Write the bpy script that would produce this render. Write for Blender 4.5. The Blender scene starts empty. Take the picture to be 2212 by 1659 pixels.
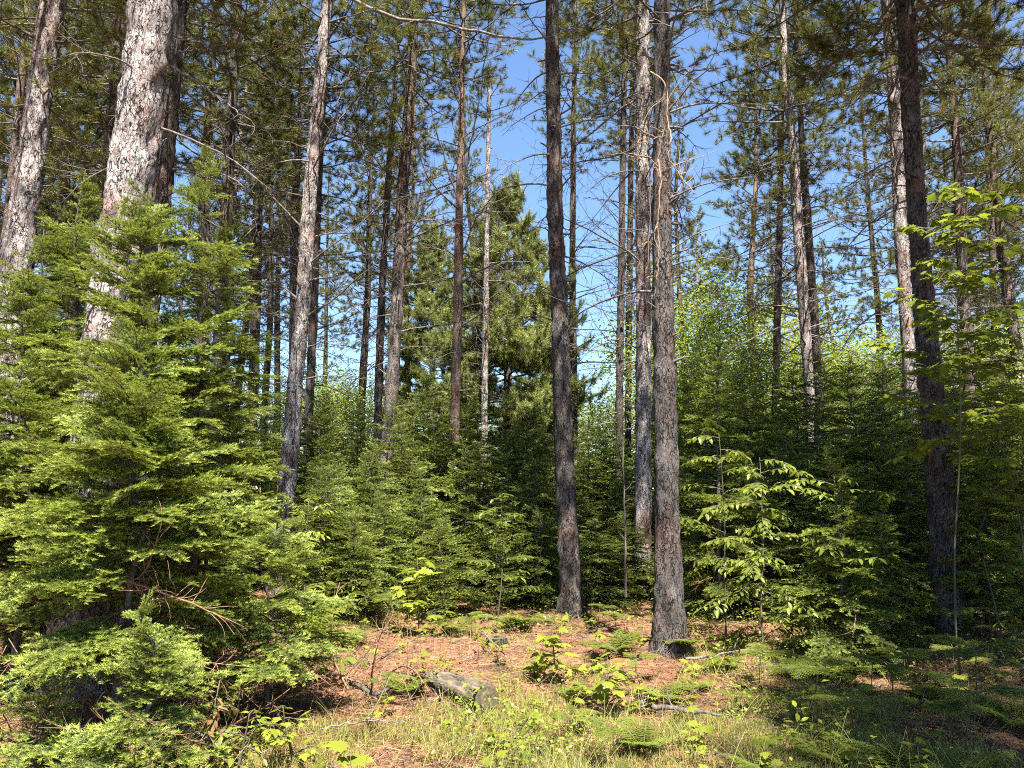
import bpy, math, random
import numpy as np
from mathutils import Matrix, Vector

SC = bpy.context.scene
COL = SC.collection
R = math.radians

# ------------------------------------------------------------------ camera, sky, sun, exposure
FPX = 1671.0                      # focal length measured on a 2212 px wide print of the photograph
PITCH = R(7.6)
EYE = 1.6
cam_data = bpy.data.cameras.new('camera')
cam = bpy.data.objects.new('camera', cam_data)
COL.objects.link(cam)
cam.location = (0, 0, EYE)
cam.rotation_euler = (R(90) + PITCH, 0, 0)
cam_data.sensor_width = 36
cam_data.lens = 36 * FPX / 2212
cam_data.clip_start = 0.05
cam_data.clip_end = 2000
SC.camera = cam

SUN_EL, SUN_AZ = R(64), R(14)     # azimuth: degrees to the right of straight behind the camera
sdir = Vector((math.sin(SUN_AZ) * math.cos(SUN_EL), -math.cos(SUN_AZ) * math.cos(SUN_EL), math.sin(SUN_EL)))
world = bpy.data.worlds.new('World')
SC.world = world
world.use_nodes = True
wn = world.node_tree.nodes
wl = world.node_tree.links
sky = wn.new('ShaderNodeTexSky')
sky.sky_type = 'NISHITA'
sky.sun_disc = False
sky.sun_elevation = SUN_EL
sky.sun_rotation = math.atan2(sdir.x, sdir.y)
sky.altitude = 300
sky.air_density = 0.95
sky.dust_density = 0.0
sky.ozone_density = 5.5
wl.new(sky.outputs[0], wn['Background'].inputs[0])
wn['Background'].inputs[1].default_value = 0.060

sun_data = bpy.data.lights.new('sun', 'SUN')
sun = bpy.data.objects.new('sun', sun_data)
COL.objects.link(sun)
sun_data.energy = 5.0
sun_data.angle = R(0.53)
sun_data.color = (1.0, 0.94, 0.84)
sun.rotation_euler = sdir.to_track_quat('Z', 'Y').to_euler()
sun.location = sdir * 60

SC.view_settings.view_transform = 'Standard'
SC.view_settings.look = 'None'
SC.view_settings.gamma = 1
SC.view_settings.use_curve_mapping = False
SC.view_settings.exposure = 2.38
cy = SC.cycles
cy.max_bounces = 6
cy.diffuse_bounces = 2
cy.glossy_bounces = 2
cy.transmission_bounces = 4
cy.use_denoising = False
cy.filter_width = 1.05
cy.use_adaptive_sampling = True
cy.adaptive_threshold = 0.02

CP, SP = math.cos(PITCH), math.sin(PITCH)


def at(px, py, d):
    """The point of the place seen at photo pixel (px, py) that lies d metres ahead."""
    u, v = (px - 1106) / FPX, (829.5 - py) / FPX
    y, z = CP - v * SP, SP + v * CP
    k = d / y
    return Vector((u * k, d, EYE + z * k))


MOUNDS = [((at(1235, 1053, 10.3).x), 10.3), ((at(1447, 1053, 7.7).x), 7.7), ((at(2055, 1053, 8.3).x), 8.3)]


def gza(x, y):
    """Height of the forest floor; slightly heaped round the nearest trunks."""
    z = (0.05 * np.sin(0.9 * x + 0.4 * y) + 0.045 * np.sin(1.7 * y - 0.8 * x + 1.3) + 0.03 * np.sin(2.9 * x + 2.1 * y)) * 0.7
    z = z + .012 * np.sin(6.1 * x - 3.3 * y + .5) + .011 * np.sin(4.2 * x + 7.3 * y) + .008 * np.sin(11 * x + 5 * y + 2)
    for mx, my in MOUNDS:
        z = z + .07 * np.exp(-((x - mx) ** 2 + (y - my) ** 2) / .16)
    return z


def gz(x, y):
    return float(gza(x, y))


def ground(px, d):
    """Ground point d metres ahead in the photo column px (column taken at the horizon)."""
    p = at(px, 1053, d)
    return Vector((p.x, d, gz(p.x, d)))


def ground_b(px, d):
    """Ground point d metres ahead whose picture falls in column px."""
    p = at(px, 1053, d)
    py = 1053 + EYE * FPX / d
    p = at(px, py, d)
    return Vector((p.x, d, gz(p.x, d)))


# ------------------------------------------------------------------ geometry collector
class Geo:
    def __init__(s):
        s.v, s.t, s.f3, s.f4, s.m3, s.m4, s.n = [], [], [], [], [], [], 0

    def add(s, v, f3=None, f4=None, mat=0, tint=0.5):
        v = np.asarray(v, float).reshape(-1, 3)
        k = len(v)
        s.v.append(v)
        s.t.append(np.broadcast_to(np.asarray(tint, float), (k,)).copy())
        if f3 is not None and len(f3):
            f3 = np.asarray(f3, np.int64)
            s.f3.append(f3 + s.n)
            s.m3.append(np.full(len(f3), mat))
        if f4 is not None and len(f4):
            f4 = np.asarray(f4, np.int64)
            s.f4.append(f4 + s.n)
            s.m4.append(np.full(len(f4), mat))
        s.n += k

    def flat(s):
        c = lambda l, sh, ty: np.concatenate(l) if l else np.zeros(sh, ty)
        return (c(s.v, (0, 3), float), c(s.t, (0,), float), c(s.f3, (0, 3), np.int64), c(s.f4, (0, 4), np.int64),
                c(s.m3, (0,), np.int64), c(s.m4, (0,), np.int64))

    def put(s, g, M=None, dt=0.0):
        v, t, f3, f4, m3, m4 = g.flat()
        if M is not None:
            A = np.array(M)
            v = v @ A[:3, :3].T + A[:3, 3]
        s.v.append(v)
        s.t.append(t + dt)
        if len(f3):
            s.f3.append(f3 + s.n); s.m3.append(m3)
        if len(f4):
            s.f4.append(f4 + s.n); s.m4.append(m4)
        s.n += len(v)

    def mesh(s, name, mats, smooth=False):
        v, t, f3, f4, m3, m4 = s.flat()
        me = bpy.data.meshes.new(name)
        me.vertices.add(len(v))
        me.vertices.foreach_set('co', v.astype(np.float32).ravel())
        nl = 3 * len(f3) + 4 * len(f4)
        me.loops.add(nl)
        me.loops.foreach_set('vertex_index', np.concatenate([f3.ravel(), f4.ravel()]).astype(np.int32))
        nf = len(f3) + len(f4)
        me.polygons.add(nf)
        st = np.concatenate([np.arange(len(f3)) * 3, 3 * len(f3) + np.arange(len(f4)) * 4]).astype(np.int32)
        me.polygons.foreach_set('loop_start', st)
        me.polygons.foreach_set('material_index', np.concatenate([m3, m4]).astype(np.int32))
        if smooth:
            me.polygons.foreach_set('use_smooth', np.ones(nf, bool))
        a = me.attributes.new('tint', 'FLOAT', 'POINT')
        a.data.foreach_set('value', np.clip(t, 0, 1).astype(np.float32))
        for m in mats:
            me.materials.append(m)
        me.update(calc_edges=True)
        return me


def link(name, data, parent=None, loc=None):
    o = bpy.data.objects.new(name, data)
    COL.objects.link(o)
    if parent is not None:
        o.parent = parent
    if loc is not None:
        o.location = loc
    return o


def tag(o, label=None, cat=None, group=None, kind=None):
    if label: o['label'] = label
    if cat: o['category'] = cat
    if group: o['group'] = group
    if kind: o['kind'] = kind
    return o


def unit(a):
    return a / np.maximum(np.linalg.norm(a, axis=-1, keepdims=True), 1e-9)


def tube(g, pts, rad, sides=5, mat=0, tint=0.5, cap=True, wob=0.0, rng=None):
    P = np.asarray(pts, float)
    n = len(P)
    rad = np.broadcast_to(np.asarray(rad, float), (n,))
    T = np.gradient(P, axis=0)
    T = unit(T)
    ref = np.array([0.0, 0.0, 1.0]) if abs(T[0][2]) < 0.9 else np.array([1.0, 0.0, 0.0])
    A = unit(np.cross(T, ref))
    B = np.cross(T, A)
    an = np.arange(sides) * 2 * math.pi / sides
    rr = rad[:, None] * np.ones((n, sides))
    if wob and rng is not None:
        rr = rr * (1 + wob * rng.standard_normal((n, sides)))
    V = P[:, None, :] + rr[..., None] * (A[:, None, :] * np.cos(an)[None, :, None] + B[:, None, :] * np.sin(an)[None, :, None])
    i = np.arange(n - 1)[:, None] * sides
    j = np.arange(sides)[None, :]
    k = (j + 1) % sides
    F = np.stack([i + j, i + k, i + sides + k, i + sides + j], -1).reshape(-1, 4)
    g.add(V.reshape(-1, 3), f4=F, mat=mat, tint=tint)
    if cap:
        top = (n - 1) * sides
        base = g.n - n * sides
        f = [[top + a, top + (a + 1) % sides, top] for a in range(1, sides - 1)]
        g.f3.append(np.array(f, np.int64) + base)
        g.m3.append(np.full(len(f), mat))


def blades(g, P, D, S, L, W, mat, tint, tip=None):
    """Thin triangles: base P, direction D, width along S."""
    n = len(P)
    L = np.broadcast_to(L, (n,))[:, None]
    W = np.broadcast_to(W, (n,))[:, None]
    V = np.stack([P - S * W / 2, P + S * W / 2, P + D * L], 1).reshape(-1, 3)
    t = np.broadcast_to(np.asarray(tint, float), (n,))
    t2 = t if tip is None else np.broadcast_to(np.asarray(tip, float), (n,))
    g.add(V, f3=np.arange(3 * n).reshape(-1, 3), mat=mat, tint=np.stack([t, t, t2], 1).ravel())


def rand_perp(rng, D):
    return unit(np.cross(D, rng.standard_normal(D.shape)))


def leaves(g, P, D, N, size, proto, mat, tint):
    """Copies of a leaf outline: base P, midrib along D, facing N."""
    pv, pf = proto
    n = len(P)
    D = unit(D)
    S = unit(np.cross(N, D))
    N2 = np.cross(D, S)
    size = np.broadcast_to(size, (n,))[:, None, None]
    V = P[:, None, :] + size * (pv[None, :, 0:1] * D[:, None, :] + pv[None, :, 1:2] * S[:, None, :] + pv[None, :, 2:3] * N2[:, None, :])
    F = (pf[None] + (np.arange(n) * len(pv))[:, None, None]).reshape(-1, 3)
    t = np.repeat(np.broadcast_to(np.asarray(tint, float), (n,)), len(pv))
    g.add(V.reshape(-1, 3), f3=F, mat=mat, tint=t)


OVAL = (np.array([[0, 0, 0], [.3, .2, .05], [.3, 0, 0], [.3, -.2, .05], [.68, .17, .03], [.68, 0, -.03], [.68, -.17, .03], [1, 0, -.1]]),
        np.array([[0, 2, 1], [0, 3, 2], [1, 2, 5], [1, 5, 4], [2, 3, 6], [2, 6, 5], [4, 5, 7], [5, 6, 7]]))
KITE = (np.array([[0, 0, 0], [.45, .3, .06], [1, 0, -.05], [.45, -.3, .06]]), np.array([[0, 2, 1], [0, 3, 2]]))


def _maple():
    o = [(0, 0), (.05, .16), (.0, .36), (.2, .3), (.28, .52), (.42, .34), (.62, .46), (.6, .2), (.78, .18), (1, 0)]
    pts = o + [(x, -y) for x, y in o[-2:0:-1]]
    v = [[.36, 0, .0]] + [[x, y, -.25 * (x - .36) ** 2 + .12 * abs(y) - .5 * y * y] for x, y in pts]
    n = len(pts)
    return np.array(v), np.array([[0, 1 + (i + 1) % n, 1 + i] for i in range(n)])


MAPLE = _maple()

# ------------------------------------------------------------------ materials


def new_mat(name):
    m = bpy.data.materials.new(name)
    m.use_nodes = True
    nt = m.node_tree
    nt.nodes.clear()
    out = nt.nodes.new('ShaderNodeOutputMaterial')
    return m, nt, out


def nd(nt, kind, **kw):
    n = nt.nodes.new(kind)
    for k, v in kw.items():
        setattr(n, k, v)
    return n


def mixc(nt, f, a, b):
    m = nd(nt, 'ShaderNodeMix', data_type='RGBA')
    for sock, val in ((m.inputs[0], f), (m.inputs[6], a), (m.inputs[7], b)):
        if hasattr(val, 'is_linked'):
            nt.links.new(val, sock)
        elif isinstance(val, (int, float)):
            sock.default_value = val
        else:
            sock.default_value = (*val, 1)
    return m.outputs[2]


def ramp(nt, f, a, b):
    r = nd(nt, 'ShaderNodeMapRange')
    nt.links.new(f, r.inputs[0])
    r.inputs[1].default_value = a
    r.inputs[2].default_value = b
    return r.outputs[0]


def noise(nt, vec, scale, detail=3, rough=0.6):
    n = nd(nt, 'ShaderNodeTexNoise')
    n.inputs['Scale'].default_value = scale
    n.inputs['Detail'].default_value = detail
    n.inputs['Roughness'].default_value = rough
    if vec is not None:
        nt.links.new(vec, n.inputs['Vector'])
    return n.outputs[0]


def leaf_mat(name, dark, light, trans=0.35, gloss=0.05, rough=0.4, var=0.35):
    m, nt, out = new_mat(name)
    a = nd(nt, 'ShaderNodeAttribute', attribute_name='tint')
    c = mixc(nt, a.outputs['Fac'], dark, light)
    oi = nd(nt, 'ShaderNodeObjectInfo')
    hv = nd(nt, 'ShaderNodeHueSaturation')
    mr = nd(nt, 'ShaderNodeMapRange')
    nt.links.new(oi.outputs['Random'], mr.inputs[0])
    mr.inputs[3].default_value = 1 - var
    mr.inputs[4].default_value = 1 + var
    nt.links.new(mr.outputs[0], hv.inputs['Value'])
    nt.links.new(c, hv.inputs['Color'])
    d = nd(nt, 'ShaderNodeBsdfDiffuse')
    t = nd(nt, 'ShaderNodeBsdfTranslucent')
    g = nd(nt, 'ShaderNodeBsdfGlossy')
    g.inputs['Roughness'].default_value = rough
    nt.links.new(hv.outputs[0], d.inputs['Color'])
    yel = mixc(nt, 0.45, hv.outputs[0], (0.30, 0.36, 0.03))
    nt.links.new(yel, t.inputs['Color'])
    m1 = nd(nt, 'ShaderNodeMixShader')
    m1.inputs[0].default_value = trans
    nt.links.new(d.outputs[0], m1.inputs[1])
    nt.links.new(t.outputs[0], m1.inputs[2])
    m2 = nd(nt, 'ShaderNodeMixShader')
    m2.inputs[0].default_value = gloss
    nt.links.new(m1.outputs[0], m2.inputs[1])
    nt.links.new(g.outputs[0], m2.inputs[2])
    nt.links.new(m2.outputs[0], out.inputs[0])
    return m


def bark_mat(name, light, warm, crack, plates=16.0, warm_amt=0.5, bump=0.6, high=None):
    m, nt, out = new_mat(name)
    tc = nd(nt, 'ShaderNodeTexCoord')
    oi = nd(nt, 'ShaderNodeObjectInfo')
    off = nd(nt, 'ShaderNodeVectorMath', operation='ADD')
    sc = nd(nt, 'ShaderNodeVectorMath', operation='SCALE')
    comb = nd(nt, 'ShaderNodeCombineXYZ')
    nt.links.new(oi.outputs['Random'], comb.inputs[0])
    nt.links.new(oi.outputs['Random'], comb.inputs[2])
    nt.links.new(comb.outputs[0], sc.inputs[0])
    sc.inputs['Scale'].default_value = 13
    nt.links.new(tc.outputs['Object'], off.inputs[0])
    nt.links.new(sc.outputs[0], off.inputs[1])
    st = nd(nt, 'ShaderNodeVectorMath', operation='MULTIPLY')
    st.inputs[1].default_value = (1, 1, 0.36)
    nt.links.new(off.outputs[0], st.inputs[0])
    wob = nd(nt, 'ShaderNodeTexNoise')
    wob.inputs['Scale'].default_value = 14
    nt.links.new(st.outputs[0], wob.inputs['Vector'])
    wsub = nd(nt, 'ShaderNodeVectorMath', operation='MULTIPLY_ADD')
    wsub.inputs[1].default_value = (0.09, 0.09, 0.09)
    nt.links.new(wob.outputs['Color'], wsub.inputs[0])
    nt.links.new(st.outputs[0], wsub.inputs[2])
    v = nd(nt, 'ShaderNodeTexVoronoi', feature='DISTANCE_TO_EDGE')
    v.inputs['Scale'].default_value = plates
    nt.links.new(wsub.outputs[0], v.inputs['Vector'])
    vc = nd(nt, 'ShaderNodeTexVoronoi', feature='F1')
    vc.inputs['Scale'].default_value = plates
    nt.links.new(wsub.outputs[0], vc.inputs['Vector'])
    big = noise(nt, off.outputs[0], 1.7, 3)
    fine = noise(nt, st.outputs[0], 60, 4, 0.7)
    wm = ramp(nt, big, 0.62 - 0.25 * warm_amt, 0.72 - 0.2 * warm_amt)
    cell = nd(nt, 'ShaderNodeSeparateColor')
    nt.links.new(vc.outputs['Color'], cell.inputs[0])
    c = mixc(nt, wm, light, warm)
    c = mixc(nt, ramp(nt, cell.outputs[0], 0.55, 1.0), c, warm)
    if high is not None:
        sx = nd(nt, 'ShaderNodeSeparateXYZ')
        nt.links.new(tc.outputs['Object'], sx.inputs[0])
        c = mixc(nt, ramp(nt, sx.outputs[2], 5.0, 12.0), c, high)
    hs = nd(nt, 'ShaderNodeHueSaturation')
    nt.links.new(c, hs.inputs['Color'])
    vr = nd(nt, 'ShaderNodeMapRange')
    nt.links.new(fine, vr.inputs[0])
    vr.inputs[1].default_value, vr.inputs[2].default_value = 0.3, 0.7
    vr.inputs[3].default_value, vr.inputs[4].default_value = 0.62, 1.3
    med = nd(nt, 'ShaderNodeMapRange')
    nt.links.new(noise(nt, off.outputs[0], 4.5, 3, .6), med.inputs[0])
    med.inputs[1].default_value, med.inputs[2].default_value = 0.36, 0.62
    med.inputs[3].default_value, med.inputs[4].default_value = 0.55, 1.15
    mm = nd(nt, 'ShaderNodeMath', operation='MULTIPLY')
    nt.links.new(med.outputs[0], mm.inputs[0])
    nt.links.new(vr.outputs[0], mm.inputs[1])
    nt.links.new(mm.outputs[0], hs.inputs['Value'])
    ckn = noise(nt, st.outputs[0], 17, 5, 0.75)
    cka = nd(nt, 'ShaderNodeMath', operation='MULTIPLY_ADD')
    nt.links.new(ckn, cka.inputs[0])
    cka.inputs[1].default_value = 0.95
    nt.links.new(v.outputs['Distance'], cka.inputs[2])
    ck = ramp(nt, cka.outputs[0], 0.40, 0.58)
    c2 = mixc(nt, ck, crack, hs.outputs[0])
    p = nd(nt, 'ShaderNodeBsdfPrincipled')
    p.inputs['Roughness'].default_value = 0.9
    p.inputs['Specular IOR Level'].default_value = 0.15
    nt.links.new(c2, p.inputs['Base Color'])
    hsum = nd(nt, 'ShaderNodeMath', operation='MULTIPLY_ADD')
    nt.links.new(fine, hsum.inputs[0])
    hsum.inputs[1].default_value = 0.5
    nt.links.new(ck, hsum.inputs[2])
    b = nd(nt, 'ShaderNodeBump')
    b.inputs['Strength'].default_value = bump
    b.inputs['Distance'].default_value = 0.05
    nt.links.new(hsum.outputs[0], b.inputs['Height'])
    nt.links.new(b.outputs[0], p.inputs['Normal'])
    nt.links.new(p.outputs[0], out.inputs[0])
    return m


def wood_mat(name, a, b, scale=30, stretch=(1, 1, .15), rough=0.85):
    m, nt, out = new_mat(name)
    tc = nd(nt, 'ShaderNodeTexCoord')
    st = nd(nt, 'ShaderNodeVectorMath', operation='MULTIPLY')
    st.inputs[1].default_value = stretch
    nt.links.new(tc.outputs['Object'], st.inputs[0])
    f = noise(nt, st.outputs[0], scale, 4, 0.65)
    at_ = nd(nt, 'ShaderNodeAttribute', attribute_name='tint')
    c = mixc(nt, ramp(nt, f, 0.35, 0.68), a, b)
    hs = nd(nt, 'ShaderNodeHueSaturation')
    vr = nd(nt, 'ShaderNodeMapRange')
    nt.links.new(at_.outputs['Fac'], vr.inputs[0])
    vr.inputs[3].default_value, vr.inputs[4].default_value = 0.5, 1.5
    nt.links.new(vr.outputs[0], hs.inputs['Value'])
    nt.links.new(c, hs.inputs['Color'])
    p = nd(nt, 'ShaderNodeBsdfPrincipled')
    p.inputs['Roughness'].default_value = rough
    p.inputs['Specular IOR Level'].default_value = 0.2
    nt.links.new(hs.outputs[0], p.inputs['Base Color'])
    bm = nd(nt, 'ShaderNodeBump')
    bm.inputs['Strength'].default_value = 0.6
    bm.inputs['Distance'].default_value = 0.01
    nt.links.new(f, bm.inputs['Height'])
    nt.links.new(bm.outputs[0], p.inputs['Normal'])
    nt.links.new(p.outputs[0], out.inputs[0])
    return m


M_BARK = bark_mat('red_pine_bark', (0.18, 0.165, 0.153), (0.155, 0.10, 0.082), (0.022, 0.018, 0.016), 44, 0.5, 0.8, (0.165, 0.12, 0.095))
M_BARK_MID = bark_mat('shaded_grey_bark', (0.115, 0.106, 0.10), (0.12, 0.08, 0.066), (0.013, 0.011, 0.010), 42, 0.35, 0.8)  # shade on the straight pine and front twin is put into this colour
M_BARK_PALE = bark_mat('sunlit_scaly_pine_bark', (0.36, 0.335, 0.32), (0.255, 0.18, 0.16), (0.018, 0.015, 0.013), 40, 0.42, 0.8)  # pale tone carries the sunlight on the lit trunks
M_BARK_DARK = bark_mat('shade_dark_pine_bark', (0.105, 0.094, 0.086), (0.10, 0.066, 0.052), (0.014, 0.012, 0.01), 44, 0.4, 0.8)  # dark tone carries the shade on the dim trunks
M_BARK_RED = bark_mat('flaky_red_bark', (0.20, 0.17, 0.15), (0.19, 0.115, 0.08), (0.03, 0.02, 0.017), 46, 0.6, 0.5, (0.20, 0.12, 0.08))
M_FIRBARK = bark_mat('young_fir_bark', (0.11, 0.10, 0.09), (0.10, 0.07, 0.055), (0.025, 0.02, 0.018), 30, 0.3, 0.3)
M_DEAD = wood_mat('dead_branch_wood', (0.055, 0.045, 0.04), (0.17, 0.145, 0.13))
M_DEADRED = wood_mat('dead_fir_twigs', (0.10, 0.05, 0.03), (0.24, 0.14, 0.09))
M_DEADPALE = wood_mat('pale_broken_wood', (0.15, 0.095, 0.06), (0.25, 0.175, 0.12))
M_GREYWOOD = wood_mat('weathered_log_wood', (0.020, 0.015, 0.012), (0.165, 0.132, 0.10), 34, (.12, 1, 1))
M_CUT = wood_mat('cut_wood_face', (0.055, 0.043, 0.03), (0.12, 0.097, 0.065), 18, (1, 1, 1))
M_PINE = leaf_mat('pine_needles', (0.038, 0.044, 0.009), (0.165, 0.160, 0.034), 0.2, 0.03, 0.45, 0.25)
M_PINEB = leaf_mat('brown_pine_needles', (0.12, 0.055, 0.02), (0.20, 0.10, 0.04), 0.2, 0.02)
M_WPINE = leaf_mat('white_pine_needles', (0.150, 0.180, 0.050), (0.330, 0.355, 0.115), 0.3, 0.03)
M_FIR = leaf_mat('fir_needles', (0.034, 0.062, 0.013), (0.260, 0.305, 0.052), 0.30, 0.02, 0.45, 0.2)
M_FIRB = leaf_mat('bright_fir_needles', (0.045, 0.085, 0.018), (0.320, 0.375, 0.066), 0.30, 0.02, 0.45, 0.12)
M_BROAD = leaf_mat('beech_leaves', (0.050, 0.080, 0.013), (0.190, 0.225, 0.034), 0.45, 0.015, 0.4, 0.15)
M_MAPLE = leaf_mat('maple_leaves', (0.065, 0.100, 0.014), (0.220, 0.245, 0.030), 0.45, 0.015, 0.4, 0.15)
M_BUSH = leaf_mat('bush_leaves', (0.100, 0.145, 0.018), (0.270, 0.320, 0.042), 0.50, 0.03, 0.4, 0.25)
M_FERN = leaf_mat('fern_leaflets', (0.060, 0.090, 0.016), (0.180, 0.205, 0.036), 0.40, 0.02, 0.4, 0.25)
M_DRY = leaf_mat('withered_leaves', (0.15, 0.085, 0.036), (0.27, 0.17, 0.085), 0.25, 0.0)
M_GRASS = leaf_mat('grass_blades', (0.120, 0.145, 0.026), (0.42, 0.40, 0.115), 0.3, 0.02, 0.4, 0.0)
M_LITTER = leaf_mat('fallen_pine_needles', (0.055, 0.022, 0.012), (0.37, 0.195, 0.120), 0.1, 0.02, 0.5, 0.0)
M_STEM = wood_mat('green_stem', (0.045, 0.040, 0.026), (0.11, 0.10, 0.06), 40)


def ground_mat():
    m, nt, out = new_mat('forest_floor')
    tc = nd(nt, 'ShaderNodeTexCoord')
    ob = tc.outputs['Object']
    n1 = noise(nt, ob, 1.1, 5, 0.65)
    n2 = noise(nt, ob, 9, 5, 0.7)
    n3 = noise(nt, ob, 70, 4, 0.75)
    n4 = noise(nt, ob, 2.3, 3, 0.6)
    c = mixc(nt, ramp(nt, n2, 0.38, 0.62), (0.045, 0.022, 0.013), (0.20, 0.10, 0.058))
    c = mixc(nt, ramp(nt, n3, 0.40, 0.66), c, (0.26, 0.132, 0.078))
    c = mixc(nt, ramp(nt, n1, 0.50, 0.66), c, (0.16, 0.125, 0.050))
    c = mixc(nt, ramp(nt, n4, 0.58, 0.70), c, (0.05, 0.038, 0.028))
    p = nd(nt, 'ShaderNodeBsdfPrincipled')
    p.inputs['Roughness'].default_value = 0.95
    p.inputs['Specular IOR Level'].default_value = 0.1
    nt.links.new(c, p.inputs['Base Color'])
    b = nd(nt, 'ShaderNodeBump')
    b.inputs['Strength'].default_value = 0.8
    b.inputs['Distance'].default_value = 0.04
    hs = nd(nt, 'ShaderNodeMath', operation='MULTIPLY_ADD')
    nt.links.new(n3, hs.inputs[0])
    hs.inputs[1].default_value = 0.5
    nt.links.new(n2, hs.inputs[2])
    nt.links.new(hs.outputs[0], b.inputs['Height'])
    nt.links.new(b.outputs[0], p.inputs['Normal'])
    nt.links.new(p.outputs[0], out.inputs[0])
    return m


M_GROUND = ground_mat()

# ------------------------------------------------------------------ ground


def build_ground():
    ys = np.concatenate([np.linspace(-60, -6, 14), np.linspace(-5, 3, 30), np.linspace(3.1, 16, 150), np.linspace(17, 60, 40), np.array([80, 120, 200, 400, 800])])
    xs = np.concatenate([[-800, -300, -120, -60], np.linspace(-40, -9, 24), np.linspace(-8, 8, 160), np.linspace(9, 40, 24), [60, 120, 300, 800]])
    rng = np.random.default_rng(2)
    X, Y = np.meshgrid(xs, ys)
    Z = gza(X, Y)
    near = (np.abs(X) < 8.5) & (Y > -5.5) & (Y < 16.5)
    Z = Z + np.where(near, rng.normal(0, 0.018, X.shape), 0)
    h, w = X.shape
    i = np.arange(h - 1)[:, None] * w
    j = np.arange(w - 1)[None, :]
    F = np.stack([i + j, i + j + 1, i + w + j + 1, i + w + j], -1).reshape(-1, 4)
    g = Geo()
    g.add(np.stack([X, Y, Z], -1).reshape(-1, 3), f4=F)
    o = link('ground', g.mesh('ground', [M_GROUND], True))
    tag(o, 'reddish brown forest floor of fallen pine needles', None, None, 'structure')


build_ground()

# ------------------------------------------------------------------ plant pieces


def curve_pts(p, d, L, n, bend, rng, wob=0.06):
    """A wandering line from p along d; bend is added to its direction over its length."""
    pts = [np.array(p, float)]
    d = unit(np.array(d, float))
    step = L / (n - 1)
    for k in range(n - 1):
        d = unit(d + np.array(bend) / (n - 1) + rng.normal(0, wob, 3))
        pts.append(pts[-1] + d * step)
    return np.array(pts)


def pine_tuft(g, rng, p, d, n, L, W, mat, tint):
    d = unit(np.array(d, float))
    th = np.radians(rng.uniform(12, 85, n))
    D0 = np.broadcast_to(d, (n, 3))
    Pp = rand_perp(rng, D0.copy())
    D = unit(D0 * np.cos(th)[:, None] + Pp * np.sin(th)[:, None] + np.array([0, 0, -0.08]))
    P = np.array(p) + d * rng.uniform(-0.12, 0.03, n)[:, None]
    S = rand_perp(rng, D)
    t = np.clip(tint + rng.normal(0, .12, n), 0, 1)
    blades(g, P, D, S, L * rng.uniform(.7, 1.1, n), W, mat, t * 0.7, t)


def pine_limb(rng, L, needles, nl, nw, rise=0.35, full=1.0, fine=False):
    """One live limb along +x: wood slot 0, needles slot 1."""
    g = Geo()
    main = curve_pts((0, 0, 0), (1, 0, -0.05), L, 8, (0, 0, rise), rng, 0.07)
    r0 = 0.011 * L + 0.004
    tube(g, main, np.linspace(r0, .004, 8), 5, 0, rng.uniform(.2, .6))
    tips = [(main[-1], main[-1] - main[-2])]
    ns = int((4 + L * 2.2) * full)
    for k in range(ns):
        t = 0.28 + 0.70 * (k + rng.uniform(-.3, .3)) / ns
        i = min(6, max(0, int(t * 7)))
        f = t * 7 - i
        p = main[i] * (1 - f) + main[i + 1] * f
        ax = unit(main[i + 1] - main[i])
        side = np.array([-ax[1], ax[0], 0]) * (1 if k % 2 else -1)
        d = ax * rng.uniform(.5, .9) + side * rng.uniform(.5, 1.0) + np.array([0, 0, rng.uniform(-.25, .35)])
        l2 = L * rng.uniform(.20, .42) * (1.15 - 0.75 * t)
        sec = curve_pts(p, d, l2, 5, (0, 0, .5), rng, 0.1)
        tube(g, sec, np.linspace(.0065, .003, 5), 4, 0, rng.uniform(.2, .6), cap=False)
        tips.append((sec[-1], sec[-1] - sec[-2]))
        if l2 > .3:
            for q in range(1 if l2 < .5 else 2):
                b = sec[rng.integers(1, 4)]
                d3 = (sec[-1] - sec[0]) / l2 + rng.normal(0, .6, 3) + np.array([0, 0, .3])
                tw = curve_pts(b, d3, l2 * rng.uniform(.3, .6), 3, (0, 0, .4), rng, .05)
                tube(g, tw, [.004, .0035, .003], 3, 0, .4, cap=False)
                tips.append((tw[-1], tw[-1] - tw[-2]))
    for p, d in tips:
        tn = np.clip(rng.normal(.45, .2), .05, 1)
        brown = rng.random() < .012
        pine_tuft(g, rng, p, d, needles, nl, nw, 2 if brown else 1, tn)
        if fine:
            for q in range(3):
                pine_tuft(g, rng, p - unit(d) * (.10 + .1 * q) + rng.normal(0, .02, 3), d, needles, nl, nw, 1, tn - .12)
    return g


def dead_limb(rng, L, twigs=6, droop=-.3):
    g = Geo()
    up = rng.uniform(-.1, .5)
    main = curve_pts((0, 0, 0), (1, 0, up), L, 9, (0, 0, droop), rng, 0.09)
    tube(g, main, np.linspace(.0065 + .0055 * L, .003, 9), 5, 0, rng.uniform(.25, .75))
    for k in range(twigs):
        i = rng.integers(2, 8)
        ax = unit(main[i + 0] - main[i - 1])
        d = ax * .6 + rng.normal(0, .55, 3)
        l2 = L * rng.uniform(.12, .4)
        s = curve_pts(main[i], d, l2, 6, rng.normal(0, .7, 3) + np.array([0, 0, -.2]), rng, .12)
        tube(g, s, np.linspace(.0045, .0022, 6), 3, 0, rng.uniform(.25, .8), cap=False)
        for q in range(rng.integers(0, 3)):
            b = s[rng.integers(1, 5)]
            w = curve_pts(b, (s[-1] - s[0]) / l2 + rng.normal(0, .7, 3), l2 * rng.uniform(.25, .6), 4, rng.normal(0, .6, 3), rng, .1)
            tube(g, w, np.linspace(.003, .002, 4), 3, 0, rng.uniform(.25, .8), cap=False)
    return g


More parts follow.
